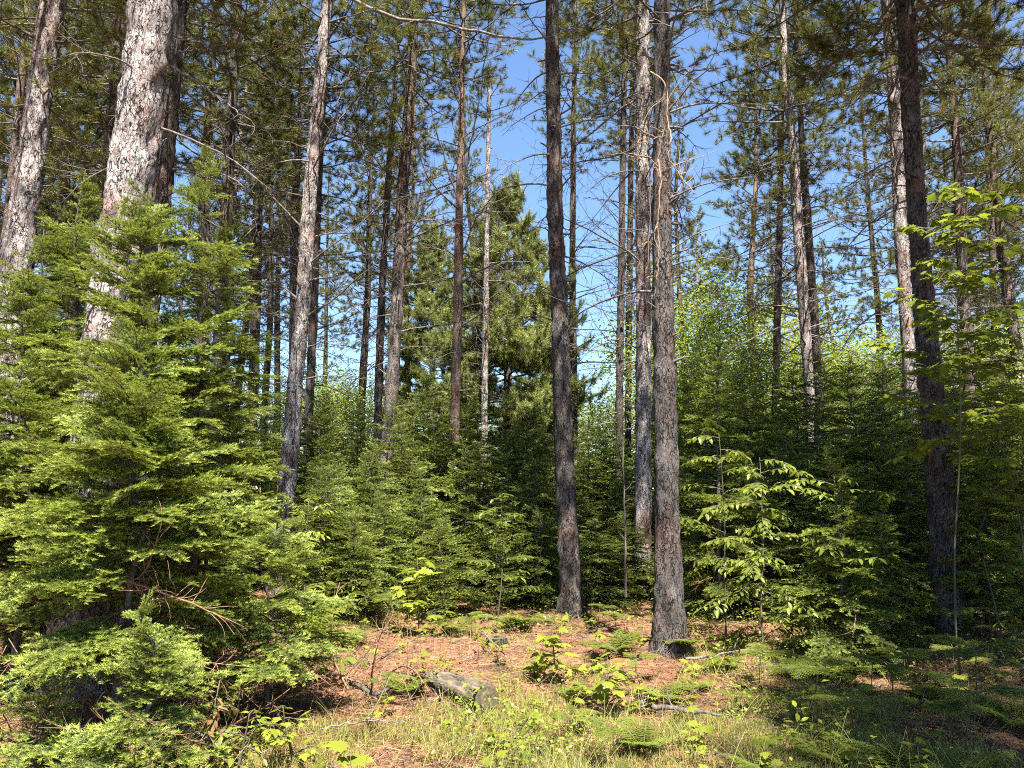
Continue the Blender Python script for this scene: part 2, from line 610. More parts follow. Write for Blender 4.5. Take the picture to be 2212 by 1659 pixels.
def rot_to(az, el, roll=0.0):
    """Turns +x to azimuth az and elevation el."""
    return Matrix.Rotation(az, 4, 'Z') @ Matrix.Rotation(-el, 4, 'Y') @ Matrix.Rotation(roll, 4, 'X')


_rng = np.random.default_rng(11)
LIMBS_NEAR = [pine_limb(_rng, L, 84, .14, .0062, .45) for L in (1.0, 1.3, 1.6, 1.9, 2.2, 2.5)]
LIMBS_FAR = [pine_limb(_rng, L, 54, .16, .0110, .45) for L in (1.0, 1.3, 1.6, 1.9, 2.2, 2.5)]
LIMBS_WHITE = [pine_limb(_rng, L, 46, .12, .0085, .25, 2.1, True) for L in (.9, 1.2, 1.5, 1.8, 2.1, 2.4)]


def pine_crown(rng, z0, z1, rmax, limbs, axis_pts, per=5, gap=.5, sparse_low=True, shape=None):
    """Limbs in whorls on a leader given as points (local), heights z0..z1."""
    g = Geo()
    A = np.array(axis_pts)
    z = z0
    while z < z1:
        t = (z - z0) / (z1 - z0)
        r = rmax * (shape(t) if shape else min(1, .55 + t * 2.2) * (1 - max(0, t - .35) / .65 * .85))
        x = np.interp(z, A[:, 2], A[:, 0])
        y = np.interp(z, A[:, 2], A[:, 1])
        n = per + rng.integers(-1, 2)
        if sparse_low and t < .18:
            n = max(2, n - 2)
        a0 = rng.uniform(0, 6.28)
        for k in range(n):
            L = max(.35, r * rng.uniform(.7, 1.12))
            i = int(np.clip(round((L - 1.0) / .3), 0, 5))
            base_L = (1.0, 1.3, 1.6, 1.9, 2.2, 2.5)[i]
            s = L / base_L
            el = R(-14 + 62 * t ** 1.3 + rng.normal(0, 8))
            M = Matrix.Translation((x, y, z + rng.uniform(-.12, .12))) @ rot_to(a0 + k * 6.283 / n + rng.normal(0, .2), el, rng.normal(0, .25)) @ Matrix.Scale(s, 4)
            g.put(limbs[i], M, rng.normal(0, .15))
        z += gap * rng.uniform(.75, 1.2)
    return g


def trunk_geo(rng, pts, rad, sides=18, step=.11, rough=.045, stubs=0, stub_range=(1, 6), flare=True):
    """A tapered, slightly irregular trunk through pts (local, base first), with broken knots."""
    g = Geo()
    P = np.array(pts, float)
    d = np.concatenate([[0], np.cumsum(np.linalg.norm(np.diff(P, axis=0), axis=1))])
    s = np.arange(0, d[-1], step)
    # smooth the polyline
    Q = np.stack([np.interp(s, d, P[:, c]) for c in range(3)], 1)
    k = max(3, int(.8 / step) | 1)
    pad = np.concatenate([2 * Q[0] - Q[1:k][::-1], Q, 2 * Q[-1] - Q[-k:-1][::-1]])
    ker = np.hanning(k + 2)[1:-1]
    ker /= ker.sum()
    Q = np.stack([np.convolve(pad[:, c], ker, 'same')[k - 1:k - 1 + len(s)] for c in range(3)], 1)
    r = np.interp(s, d, rad)
    if flare:
        r = r * (1 + .55 * np.exp(-s / .17))
    n = len(Q)
    T = unit(np.gradient(Q, axis=0))
    A = unit(np.cross(T, np.array([0, 1.0, 0])))
    B = np.cross(T, A)
    an = np.arange(sides) * 2 * math.pi / sides
    nz = rng.standard_normal((n, sides))
    nz = (nz + np.roll(nz, 1, 0) + np.roll(nz, -1, 0)) / 1.7
    lob = (.03 + .12 * np.exp(-s[:, None] / .2)) * np.sin(4 * an[None] + 1.3 * s[:, None]) + .02 * np.sin(5 * an[None] - .7 * s[:, None])
    rr = r[:, None] * (1 + rough * nz + lob)
    V = Q[:, None, :] + rr[..., None] * (A[:, None, :] * np.cos(an)[None, :, None] + B[:, None, :] * np.sin(an)[None, :, None])
    i = np.arange(n - 1)[:, None] * sides
    j = np.arange(sides)[None, :]
    kk = (j + 1) % sides
    F = np.stack([i + j, i + kk, i + sides + kk, i + sides + j], -1).reshape(-1, 4)
    g.add(V.reshape(-1, 3), f4=F)
    for q in range(stubs):
        h = rng.uniform(*stub_range)
        c = np.array([np.interp(h, s, Q[:, a]) for a in range(3)])
        rr0 = np.interp(h, s, r)
        az = rng.uniform(0, 6.283)
        dd = np.array([math.cos(az), math.sin(az), rng.uniform(-.1, .5)])
        Ls = rng.uniform(.05, .22)
        st = curve_pts(c + dd * rr0 * .8, dd, Ls, 4, (0, 0, rng.uniform(-.3, .3)), rng, .1)
        tube(g, st, np.linspace(.016, .008, 4), 6, 1, rng.uniform(.2, .6))
    return g, Q, s, r


# dead limbs shared by every near pine
_rng = np.random.default_rng(5)
DEAD_MESH = [dead_limb(_rng, L, tw, dr).mesh('dead_branch', [M_DEAD], True)
             for L, tw, dr in ((.6, 3, -.2), (.9, 5, -.5), (1.2, 7, -.6), (1.4, 8, -.2), (1.6, 8, -.9), (1.9, 10, -.4), (2.3, 12, -.7), (1.1, 6, .6), (1.5, 9, .9), (2.0, 11, .5))]
DEAD_RED = [dead_limb(_rng, L, tw, -.4).mesh('dead_branch', [M_DEADRED], True) for L, tw in ((.8, 9), (1.0, 12), (.7, 10), (1.2, 14))]
DEAD_LEN = [.6, .9, 1.2, 1.4, 1.6, 1.9, 2.3, 1.1, 1.5, 2.0]


def near_pine(label, path, depth, base_x, seed, bark=M_BARK, height=17.5, crown0=7.5, crown_r=1.9, dead=(3.0, 8.0, 22), long_limbs=True,
              stubs=14, extra=(), name='pine_tree', limbs=None, per=5, group='tall pine trunks of the stand', cat='pine tree', min_dead=None):
    """A pine whose trunk passes through photo columns path = [(x, y, width px)...] at the given distance."""
    rng = np.random.default_rng(seed)
    b = ground_b(base_x, depth)
    rows = sorted(path, key=lambda r: -r[1])
    pts, rad = [], []
    pts.append(np.array([0, 0, -.08])); rad.append(rows[0][2] / FPX * depth / 2 * 1.04)
    for x, y, w in rows:
        p = at(x, y, depth) - b
        if p.z < .3:
            continue
        pts.append(np.array(p)); rad.append(w / FPX * depth / 2)
    dirn = unit(pts[-1] - pts[-3 if len(pts) > 2 else -2])
    top = pts[-1]
    rt = rad[-1]
    h = top[2]
    n = 6
    for k in range(1, n + 1):
        f = k / n
        z = h + (height - h) * f
        pts.append(np.array([top[0] + dirn[0] * (z - h) * (1 - .3 * f), top[1], z]))
        rad.append(rt * (1 - f) ** .8 + .02)
    root = bpy.data.objects.new(name, None)
    COL.objects.link(root)
    root.location = b
    root.empty_display_size = .3
    tag(root, label, cat, group)
    g, Q, s, r = trunk_geo(rng, pts, rad, 28 if depth < 13 else 14, .05 if depth < 13 else .12, .075, stubs, (1.0, crown0))
    link('trunk', g.mesh('trunk', [bark, M_DEAD], True), root)
    cg = pine_crown(rng, crown0, height - .2, crown_r * 1.05, limbs or LIMBS_NEAR, Q, per, .46)
    link('crown', cg.mesh('crown', [M_DEAD, M_PINE, M_PINEB]), root)
    z0, z1, nd_ = dead
    nd_ = int(nd_ * (1.6 if depth > 11 else 1.2))
    for k in range(nd_):
        h = z0 + (z1 - z0) * ((k + rng.uniform(0, 1)) / nd_) ** .85
        i = rng.integers(0, len(DEAD_MESH))
        if h < z0 + 1.2 or depth < 11:
            i = rng.integers(0, 3)
        o = link('dead_branch', DEAD_MESH[i], root)
        c = [np.interp(h, Q[:, 2], Q[:, a]) for a in range(3)]
        rr = np.interp(h, Q[:, 2], r)
        az = rng.uniform(0, 6.283)
        sc = rng.uniform(.7, 1.25)
        o.matrix_local = Matrix.Translation((c[0] + math.cos(az) * rr * .7, c[1] + math.sin(az) * rr * .7, h)) @ rot_to(az, R(rng.uniform(-12, 28)), rng.uniform(-.4, .4)) @ Matrix.Scale(sc, 4)
    for spec in extra:
        pp = [np.array(at(x, y, dd) - b) for x, y, dd in spec['pts']]
        pp = np.array(pp)
        u = np.linspace(0, 1, 22)
        uu = np.linspace(0, 1, len(pp))
        C = np.stack([np.interp(u, uu, pp[:, a]) for a in range(3)], 1)
        C[1:-1] = (C[:-2] + 2 * C[1:-1] + C[2:]) / 4
        C[1:-1] += rng.normal(0, .012, (20, 3))
        eg = Geo()
        tube(eg, C, np.linspace(spec['r'], .004, 22), 6, 0, spec.get('tint', .6))
        for q in range(spec.get('twigs', 6)):
            ii = rng.integers(5, 20)
            w = curve_pts(C[ii], unit(C[ii] - C[ii - 1]) * .7 + rng.normal(0, .5, 3), rng.uniform(.2, .7), 6, rng.normal(0, .8, 3), rng, .1)
            tube(eg, w, np.linspace(.006, .0025, 6), 3, 0, rng.uniform(.3, .8), cap=False)
        link('dead_branch', eg.mesh('dead_branch', [M_DEAD], True), root)
    return root


# ------------------------------------------------------------------ the tall pines, left to right
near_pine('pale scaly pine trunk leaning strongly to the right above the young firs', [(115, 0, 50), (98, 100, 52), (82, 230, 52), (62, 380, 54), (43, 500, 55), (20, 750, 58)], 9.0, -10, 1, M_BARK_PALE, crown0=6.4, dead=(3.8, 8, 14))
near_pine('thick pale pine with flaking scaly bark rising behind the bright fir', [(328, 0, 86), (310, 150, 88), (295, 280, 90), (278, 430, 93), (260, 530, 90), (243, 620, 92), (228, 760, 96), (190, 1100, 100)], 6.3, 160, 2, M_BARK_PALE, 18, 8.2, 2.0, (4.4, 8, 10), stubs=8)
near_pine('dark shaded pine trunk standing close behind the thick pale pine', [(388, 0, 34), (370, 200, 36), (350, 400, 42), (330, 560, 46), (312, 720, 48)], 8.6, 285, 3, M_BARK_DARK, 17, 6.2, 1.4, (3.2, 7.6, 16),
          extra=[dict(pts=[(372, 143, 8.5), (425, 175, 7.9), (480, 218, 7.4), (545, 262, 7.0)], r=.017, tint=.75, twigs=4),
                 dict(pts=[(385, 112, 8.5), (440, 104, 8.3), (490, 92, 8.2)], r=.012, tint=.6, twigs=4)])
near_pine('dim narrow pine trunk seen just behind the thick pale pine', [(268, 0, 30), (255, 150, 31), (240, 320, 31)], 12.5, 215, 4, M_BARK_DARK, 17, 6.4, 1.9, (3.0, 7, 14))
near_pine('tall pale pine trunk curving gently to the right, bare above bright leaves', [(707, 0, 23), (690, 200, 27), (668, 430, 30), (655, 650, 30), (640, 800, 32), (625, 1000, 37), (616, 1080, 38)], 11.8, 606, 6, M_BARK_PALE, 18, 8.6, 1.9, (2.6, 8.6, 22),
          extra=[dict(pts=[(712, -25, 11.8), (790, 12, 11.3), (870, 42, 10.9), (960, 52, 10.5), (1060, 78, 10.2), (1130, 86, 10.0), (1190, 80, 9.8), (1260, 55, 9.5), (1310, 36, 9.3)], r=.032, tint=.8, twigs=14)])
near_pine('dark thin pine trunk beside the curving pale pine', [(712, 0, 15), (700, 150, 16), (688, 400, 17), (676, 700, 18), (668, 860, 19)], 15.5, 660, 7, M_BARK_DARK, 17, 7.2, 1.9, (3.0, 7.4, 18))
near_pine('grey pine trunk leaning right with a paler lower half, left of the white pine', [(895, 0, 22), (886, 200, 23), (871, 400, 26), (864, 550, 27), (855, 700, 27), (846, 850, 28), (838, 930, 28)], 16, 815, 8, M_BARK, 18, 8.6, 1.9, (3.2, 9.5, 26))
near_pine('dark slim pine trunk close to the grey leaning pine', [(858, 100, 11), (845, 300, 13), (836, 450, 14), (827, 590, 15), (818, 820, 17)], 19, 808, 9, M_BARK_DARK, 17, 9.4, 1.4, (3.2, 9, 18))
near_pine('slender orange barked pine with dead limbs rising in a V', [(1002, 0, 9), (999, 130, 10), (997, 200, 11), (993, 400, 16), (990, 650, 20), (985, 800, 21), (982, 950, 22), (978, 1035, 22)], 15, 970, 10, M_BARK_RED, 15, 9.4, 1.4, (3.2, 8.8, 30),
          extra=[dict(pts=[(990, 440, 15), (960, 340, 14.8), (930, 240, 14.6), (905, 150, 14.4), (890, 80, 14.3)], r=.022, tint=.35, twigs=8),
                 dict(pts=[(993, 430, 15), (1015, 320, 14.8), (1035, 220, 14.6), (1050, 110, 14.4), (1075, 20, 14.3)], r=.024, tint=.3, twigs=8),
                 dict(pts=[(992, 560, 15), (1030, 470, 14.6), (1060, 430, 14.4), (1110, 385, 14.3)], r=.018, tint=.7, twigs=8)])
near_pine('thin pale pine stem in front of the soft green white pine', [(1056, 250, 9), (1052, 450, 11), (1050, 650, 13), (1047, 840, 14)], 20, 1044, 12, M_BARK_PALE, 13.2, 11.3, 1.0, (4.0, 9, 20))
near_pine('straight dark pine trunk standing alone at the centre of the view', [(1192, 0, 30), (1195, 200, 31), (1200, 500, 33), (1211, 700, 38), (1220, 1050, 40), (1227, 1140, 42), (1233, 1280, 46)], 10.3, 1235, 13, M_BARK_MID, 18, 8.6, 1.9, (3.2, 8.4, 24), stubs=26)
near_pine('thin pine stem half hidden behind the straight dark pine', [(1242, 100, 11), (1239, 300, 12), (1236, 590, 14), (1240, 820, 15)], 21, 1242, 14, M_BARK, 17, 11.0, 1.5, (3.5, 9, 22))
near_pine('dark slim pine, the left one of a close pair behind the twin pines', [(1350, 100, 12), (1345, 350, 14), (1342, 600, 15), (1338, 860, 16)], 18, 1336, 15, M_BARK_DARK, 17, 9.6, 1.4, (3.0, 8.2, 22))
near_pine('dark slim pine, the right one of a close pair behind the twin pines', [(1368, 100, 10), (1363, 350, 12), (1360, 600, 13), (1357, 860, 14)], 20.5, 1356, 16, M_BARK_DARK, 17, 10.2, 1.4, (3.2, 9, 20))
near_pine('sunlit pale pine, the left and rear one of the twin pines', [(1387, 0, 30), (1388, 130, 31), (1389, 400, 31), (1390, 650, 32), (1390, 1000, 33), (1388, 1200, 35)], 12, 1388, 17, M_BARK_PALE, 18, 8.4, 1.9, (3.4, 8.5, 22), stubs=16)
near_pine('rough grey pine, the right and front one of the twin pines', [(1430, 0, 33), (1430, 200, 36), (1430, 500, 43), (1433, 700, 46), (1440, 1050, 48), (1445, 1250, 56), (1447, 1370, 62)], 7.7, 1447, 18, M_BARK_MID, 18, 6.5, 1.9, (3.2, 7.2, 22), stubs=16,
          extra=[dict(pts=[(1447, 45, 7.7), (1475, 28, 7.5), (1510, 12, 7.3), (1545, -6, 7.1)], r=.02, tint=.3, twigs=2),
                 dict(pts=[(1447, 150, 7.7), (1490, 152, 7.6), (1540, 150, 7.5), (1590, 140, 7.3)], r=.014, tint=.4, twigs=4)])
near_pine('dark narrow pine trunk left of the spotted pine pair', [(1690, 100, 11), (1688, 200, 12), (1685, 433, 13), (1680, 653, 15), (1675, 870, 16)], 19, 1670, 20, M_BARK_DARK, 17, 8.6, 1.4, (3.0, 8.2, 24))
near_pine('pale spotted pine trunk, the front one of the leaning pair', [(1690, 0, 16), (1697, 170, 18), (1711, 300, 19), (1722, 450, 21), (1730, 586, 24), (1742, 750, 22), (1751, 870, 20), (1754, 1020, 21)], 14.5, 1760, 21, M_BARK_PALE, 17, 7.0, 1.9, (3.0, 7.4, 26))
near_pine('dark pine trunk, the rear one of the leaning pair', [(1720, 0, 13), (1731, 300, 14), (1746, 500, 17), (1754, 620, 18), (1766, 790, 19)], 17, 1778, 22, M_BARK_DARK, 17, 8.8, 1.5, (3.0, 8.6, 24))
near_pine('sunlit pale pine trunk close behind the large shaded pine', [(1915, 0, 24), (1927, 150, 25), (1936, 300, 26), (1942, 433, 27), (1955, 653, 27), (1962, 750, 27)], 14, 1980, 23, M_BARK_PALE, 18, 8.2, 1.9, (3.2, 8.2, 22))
near_pine('large shaded pine trunk with rough shade-darkened bark among the ferns', [(1957, 50, 37), (1973, 333, 38), (1984, 500, 39), (1995, 653, 41), (2018, 886, 47), (2040, 1174, 56), (2053, 1350, 62)], 8.3, 2055, 24, M_BARK_DARK, 18, 6.5, 2.3, (3.4, 7.2, 20), stubs=18, per=8,
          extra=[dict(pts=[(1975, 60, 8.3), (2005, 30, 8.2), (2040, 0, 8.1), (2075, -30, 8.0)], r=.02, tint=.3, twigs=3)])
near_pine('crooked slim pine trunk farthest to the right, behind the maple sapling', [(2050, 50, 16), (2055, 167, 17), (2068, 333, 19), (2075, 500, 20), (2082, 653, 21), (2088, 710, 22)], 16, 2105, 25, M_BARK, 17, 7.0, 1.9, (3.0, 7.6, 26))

# pines of the clearing's edge beside and behind the viewer, whose crowns shade the near ground
for k, (x, y, c0, cr) in enumerate(((4.4, -1.4, 6.0, 2.4), (4.9, 5.9, 7.0, 1.6), (6.0, 2.0, 7.5, 1.9), (7.6, -2.0, 7.0, 2.4), (9.5, 4.0, 6.0, 2.2), (6.4, 6.7, 6.5, 2.0), (8.4, 7.2, 6.0, 2.2), (-7.5, 6.5, 6.0, 2.2))):
    rng = np.random.default_rng(300 + k)
    root = bpy.data.objects.new('pine_tree', None)
    COL.objects.link(root)
    root.location = (x, y, gz(x, y))
    tag(root, 'pine at the clearing edge out of view, its crown shading the near ground', 'pine tree', 'pines at the edge of the clearing')
    g, Q, s, r = trunk_geo(rng, [(0, 0, -.1), (.05, 0, 6), (.1, .05, 12), (.1, .1, 17.5)], [.16, .13, .09, .02], 14, .16, .04, 10)
    link('trunk', g.mesh('trunk', [M_BARK, M_DEAD], True), root)
    link('crown', pine_crown(rng, c0, 17.3, cr, LIMBS_NEAR, Q, 7, .4).mesh('crown', [M_DEAD, M_PINE, M_PINEB]), root)

# ------------------------------------------------------------------ automatic labels: where a repeat stands among the landmark pines
MARKS = [(60, 'leaning pine'), (240, 'thick pine'), (640, 'curving pine'), (850, 'grey pine'),
         (985, 'orange pine'), (1215, 'straight pine'), (1420, 'twin pines'), (1740, 'spotted pine'), (2020, 'shaded pine')]
ORD = ['first', 'second', 'third', 'fourth', 'fifth', 'sixth', 'seventh', 'eighth', 'ninth', 'tenth', 'eleventh', 'twelfth', 'thirteenth', 'fourteenth',
       'fifteenth', 'sixteenth', 'seventeenth', 'eighteenth', 'nineteenth', 'twentieth'] + ['last'] * 60
PENDING = []


def later(o, what, tier, cat, group):
    PENDING.append((o, what, tier, cat, group))


def px_of(o):
    p = o.location
    return 1106 + FPX * p.x / (p.y * CP + (1.0 - EYE) * SP)


def finish_labels():
    gaps = {}
    for rec in PENDING:
        o, what, tier, cat, group = rec
        x = px_of(o)
        k = sum(1 for m, _ in MARKS if x > m)
        gaps.setdefault((what, tier, k), []).append((x, rec))
    for (what, tier, k), L in gaps.items():
        L.sort(key=lambda r: r[0])
        a = MARKS[k - 1][1] if k > 0 else None
        b = MARKS[k][1] if k < len(MARKS) else None
        if a is None:
            place = 'left of ' + b
        elif b is None:
            place = 'right of ' + a
        else:
            place = 'between %s and %s' % (a, b)
        for i, (x, (o, what_, tier_, cat, group)) in enumerate(L):
            lab = '%s, %s' % (tier, place) if len(L) == 1 else '%s, %s from left %s' % (tier, ORD[i], place)
            tag(o, lab, cat, group)


# ------------------------------------------------------------------ background pines
def far_pine_proto(seed, height, c0, bark):
    rng = np.random.default_rng(seed)
    root = bpy.data.objects.new('pine_tree', None)
    COL.objects.link(root)
    g, Q, s, r = trunk_geo(rng, [(0, 0, -.2), (rng.normal(0, .1), 0, 4), (rng.normal(0, .2), 0, 8), (rng.normal(0, .3), 0, 12), (rng.normal(0, .3), 0, height)], [.13, .115, .095, .065, .02], 9, .3, .05)
    for k in range(46):
        h = 2.2 + (c0 + 1.5 - 2.2) * ((k + rng.random()) / 46)
        L = rng.uniform(.5, 1.9)
        dl = dead_limb(rng, L, 5, rng.choice([-.6, -.2, .6]))
        az = rng.uniform(0, 6.28)
        M = Matrix.Translation((np.interp(h, Q[:, 2], Q[:, 0]), np.interp(h, Q[:, 2], Q[:, 1]), h)) @ rot_to(az, R(rng.uniform(-10, 30)))
        v = dl.flat()
        g.put(dl, M)
        g.m4[-1][:] = 1
        if len(dl.f3):
            g.m3[-1][:] = 1
    link('trunk', g.mesh('trunk', [bark, M_DEAD], True), root)
    cg = pine_crown(rng, c0, height - .2, 1.9, LIMBS_FAR, Q, 4, .5)
    link('crown', cg.mesh('crown', [M_DEAD, M_PINE, M_PINEB]), root)
    return root


def copy_tree(o):
    c = o.copy()
    COL.objects.link(c)
    for ch in list(o.children):
        d = ch.copy()
        COL.objects.link(d)
        d.parent = c
        for gch in list(ch.children):
            e = gch.copy()
            COL.objects.link(e)
            e.parent = d
    return c


def place(protos, used, k, loc, rz, sc, tilt=(0, 0)):
    o = protos[k]
    if k in used:
        o = copy_tree(o)
    else:
        used.add(k)
    o.location = loc
    o.rotation_euler = (tilt[0], tilt[1], rz)
    o.scale = (sc[0], sc[0], sc[1]) if isinstance(sc, tuple) else (sc, sc, sc)
    return o


rnd = random.Random(77)
FP = [far_pine_proto(40 + k, h, c, b) for k, (h, c, b) in enumerate(((16.5, 6.2, M_BARK), (17.5, 7.0, M_BARK_DARK), (15.5, 5.2, M_BARK), (17, 5.8, M_BARK_RED), (16, 7.4, M_BARK_DARK), (14.5, 4.8, M_BARK_PALE)))]
fp_used = set()
FAR_PINES = [(-40, 14), (25, 15.5), (60, 21), (140, 19), (215, 30), (470, 21), (505, 25), (580, 24), (10, 27), (170, 16), (120, 25), (185, 24), (410, 17), (455, 13.5), (528, 19.5), (590, 29), (615, 18), (778, 24), (800, 33),
             (885, 27), (1020, 27), (1500, 25), (1530, 33), (1640, 24),
             (1820, 38), (1930, 28), (2010, 24), (2120, 27), (2150, 20), (2215, 24), (2245, 17), (-90, 20), (360, 31), (100, 30), (2300, 22),
             (700, 38), (280, 38), (430, 36), (1420, 38), (1700, 34), (1760, 42), (2080, 40), ]
for k, (x, d) in enumerate(FAR_PINES):
    p = ground(x, d)
    o = place(FP, fp_used, (rnd.choice((1, 4, 1, 4, 2)) if x < 800 else rnd.randrange(6)) if k >= 6 else k, p, rnd.uniform(0, 6.28), (rnd.uniform(.85, 1.15), rnd.uniform(.9, 1.1)), (rnd.gauss(0, .02), rnd.gauss(0, .025)))
    tier = 'slim middle distance pine' if d < 22 else ('thin pine far back' if d < 31 else 'distant needle crowned pine')
    later(o, 'pine', tier, 'pine tree', 'pines standing farther back in the stand')

# white pines with soft dense foliage
for k, (x, d, h, z0, rm, lab) in enumerate(((1090, 22, 10.2, 1.8, 3.0, 'soft full white pine with pale green needles down to the young firs'),
                                           (925, 27, 11.0, 1.4, 2.2, 'soft dark green white pine behind the slender orange pine'),
                                           (1175, 31, 9.2, 1.2, 2.0, 'pale rounded white pine behind the straight dark pine'))):
    rng = np.random.default_rng(500 + k)
    root = bpy.data.objects.new('white_pine_tree', None)
    COL.objects.link(root)
    root.location = ground(x, d)
    tag(root, lab, 'pine tree', 'soft needled white pines')
    g, Q, s, r = trunk_geo(rng, [(0, 0, -.2), (.1, 0, 5), (0, 0, h)], [.16, .11, .02], 10, .3)
    link('trunk', g.mesh('trunk', [M_BARK_DARK, M_DEAD], True), root)
    cg = pine_crown(rng, z0, h - .2, rm, LIMBS_WHITE, Q, 6, .36, False, lambda t: (.8 + .5 * t if t < .4 else 1) * (1 - max(0, t - .4) / .6 * .7))
    link('crown', cg.mesh('crown', [M_DEAD, M_WPINE, M_PINEB]), root)

# ------------------------------------------------------------------ young firs


def fir_spray(rng, L, ds, sp, nlen, nwid, bright=0.5, thin=1.0):
    """A fir branch along +x made of many separate needled shoots: wood slot 0, needles slot 1."""
    g = Geo()
    P0, P1, TT = [], [], []
    n = 9
    t = np.linspace(0, 1, n)
    wy = rng.normal(0, .05 * L)
    main = np.stack([L * t, wy * np.sin(t * 3), L * (rng.uniform(.02, .14) * t - rng.uniform(.14, .50) * t * t + rng.uniform(.02, .22) * t ** 3)], 1)
    main[1:, 1:] += rng.normal(0, .008 * L, (n - 1, 2))
    tube(g, main, np.linspace(.004 + .004 * L, .0016, n), 4, 0, rng.uniform(.3, .6), cap=False)
    for k in range(n - 1):
        if t[k] > .3:
            P0.append(main[k]); P1.append(main[k + 1]); TT.append((t[k], t[k + 1]))
    s = rng.uniform(.12, .2) * L
    while s < L * .97:
        for sg in (-1, 1):
            if rng.random() > .93 * thin:
                continue
            u = s / L
            c = np.array([np.interp(s, main[:, 0], main[:, a]) for a in range(3)])
            l = min(.55 * (L - s) + .03, .36 * L) * rng.uniform(.6, 1.2)
            an = R(rng.uniform(34, 64)) * sg
            d = np.array([math.cos(an), math.sin(an), rng.normal(-.02, .18)])
            dr = rng.uniform(.2, 1.5)
            q = np.stack([c + d * l * w + np.array([.14 * l * w * w, 0, -.14 * l * w * w * dr]) for w in (0, .5, 1)])
            tube(g, q, [.0026, .002, .0012], 3, 0, .45, cap=False)
            P0 += [q[0], q[1]]; P1 += [q[1], q[2]]; TT += [(.2, .5), (.5, 1.0)]
            w = ds * .9
            while w < l * .9 and l > .09:
                for s2 in (-1, 1):
                    if rng.random() > .86 * thin:
                        continue
                    f = w / l
                    b = q[0] + (q[2] - q[0]) * f
                    l2 = min(.5 * (l - w) + .02, .09) * rng.uniform(.6, 1.25)
                    a2 = an + R(rng.uniform(32, 58)) * s2
                    d2 = np.array([math.cos(a2), math.sin(a2), rng.normal(-.02, .22)])
                    P0.append(b); P1.append(b + d2 * l2); TT.append((.4, 1.0))
                w += ds * rng.uniform(.75, 1.3)
        s += ds * rng.uniform(.8, 1.3)
    P0, P1, TT = np.array(P0), np.array(P1), np.array(TT)
    ln = np.linalg.norm(P1 - P0, axis=1)
    cnt = np.maximum(2, (ln / sp * 2).astype(int))
    shoot = rng.normal(0, .10, len(P0))
    idx = np.repeat(np.arange(len(P0)), cnt)
    m = len(idx)
    f = rng.random(m)
    P = P0[idx] + (P1 - P0)[idx] * f[:, None]
    ax = unit(P1 - P0)[idx]
    upv = np.array([0, 0, 1.0])
    side = unit(np.cross(np.broadcast_to(upv, ax.shape), ax)) * np.where(rng.random(m) < .5, -1, 1)[:, None]
    D = unit(ax * rng.uniform(.4, 1.0, m)[:, None] + side * rng.uniform(.35, 1.0, m)[:, None] + upv * rng.uniform(-.15, .85, m)[:, None])
    S = unit(np.cross(D, upv + rng.normal(0, .5, (m, 3))))
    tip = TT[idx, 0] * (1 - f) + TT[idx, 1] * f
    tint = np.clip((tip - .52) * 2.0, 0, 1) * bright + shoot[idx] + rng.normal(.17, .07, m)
    blades(g, P, D, S, nlen * rng.uniform(.75, 1.15, m), nwid, 1, np.clip(tint, 0, 1))
    return g


_rng = np.random.default_rng(21)
SPR_L = (.35, .55, .75, .95, 1.15)
SPRAY_NEAR = [[fir_spray(_rng, L, .040, .0027, .022, .0029, .95) for L in SPR_L] for k in range(3)]
SPRAY_FAR = [[fir_spray(_rng, L, .064, .010, .029, .0086, .7) for L in SPR_L] for k in range(3)]
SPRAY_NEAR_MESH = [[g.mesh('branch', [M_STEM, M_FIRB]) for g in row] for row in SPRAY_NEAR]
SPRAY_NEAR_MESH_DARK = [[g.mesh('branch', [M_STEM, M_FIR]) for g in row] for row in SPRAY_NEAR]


def fir_layout(rng, H, rad, z0=.12, gap=.21, per=5, dens=1.0, power=.85):
    out = []
    z = z0 * H
    while z < H * .965:
        t = (z / H - z0) / (1 - z0)
        r = rad * ((1 - t) ** power) * (min(1, .55 + 2.6 * t) if t < .2 else 1) + .06
        n = max(3, int(per * dens + rng.integers(-1, 2)))
        a0 = rng.uniform(0, 6.28)
        for k in range(n):
            out.append((z + rng.uniform(-.06, .06), a0 + k * 6.283 / n + rng.normal(0, .22), R(-8 + 50 * t ** 2.0 + rng.normal(0, 7)), max(.10, r * rng.uniform(.65, 1.15))))
        z += gap * (1 - .55 * t) * rng.uniform(.8, 1.2)
    return out


def spray_pick(rng, L):
    i = int(np.argmin([abs(L - q) for q in SPR_L]))
    return i, L / SPR_L[i]


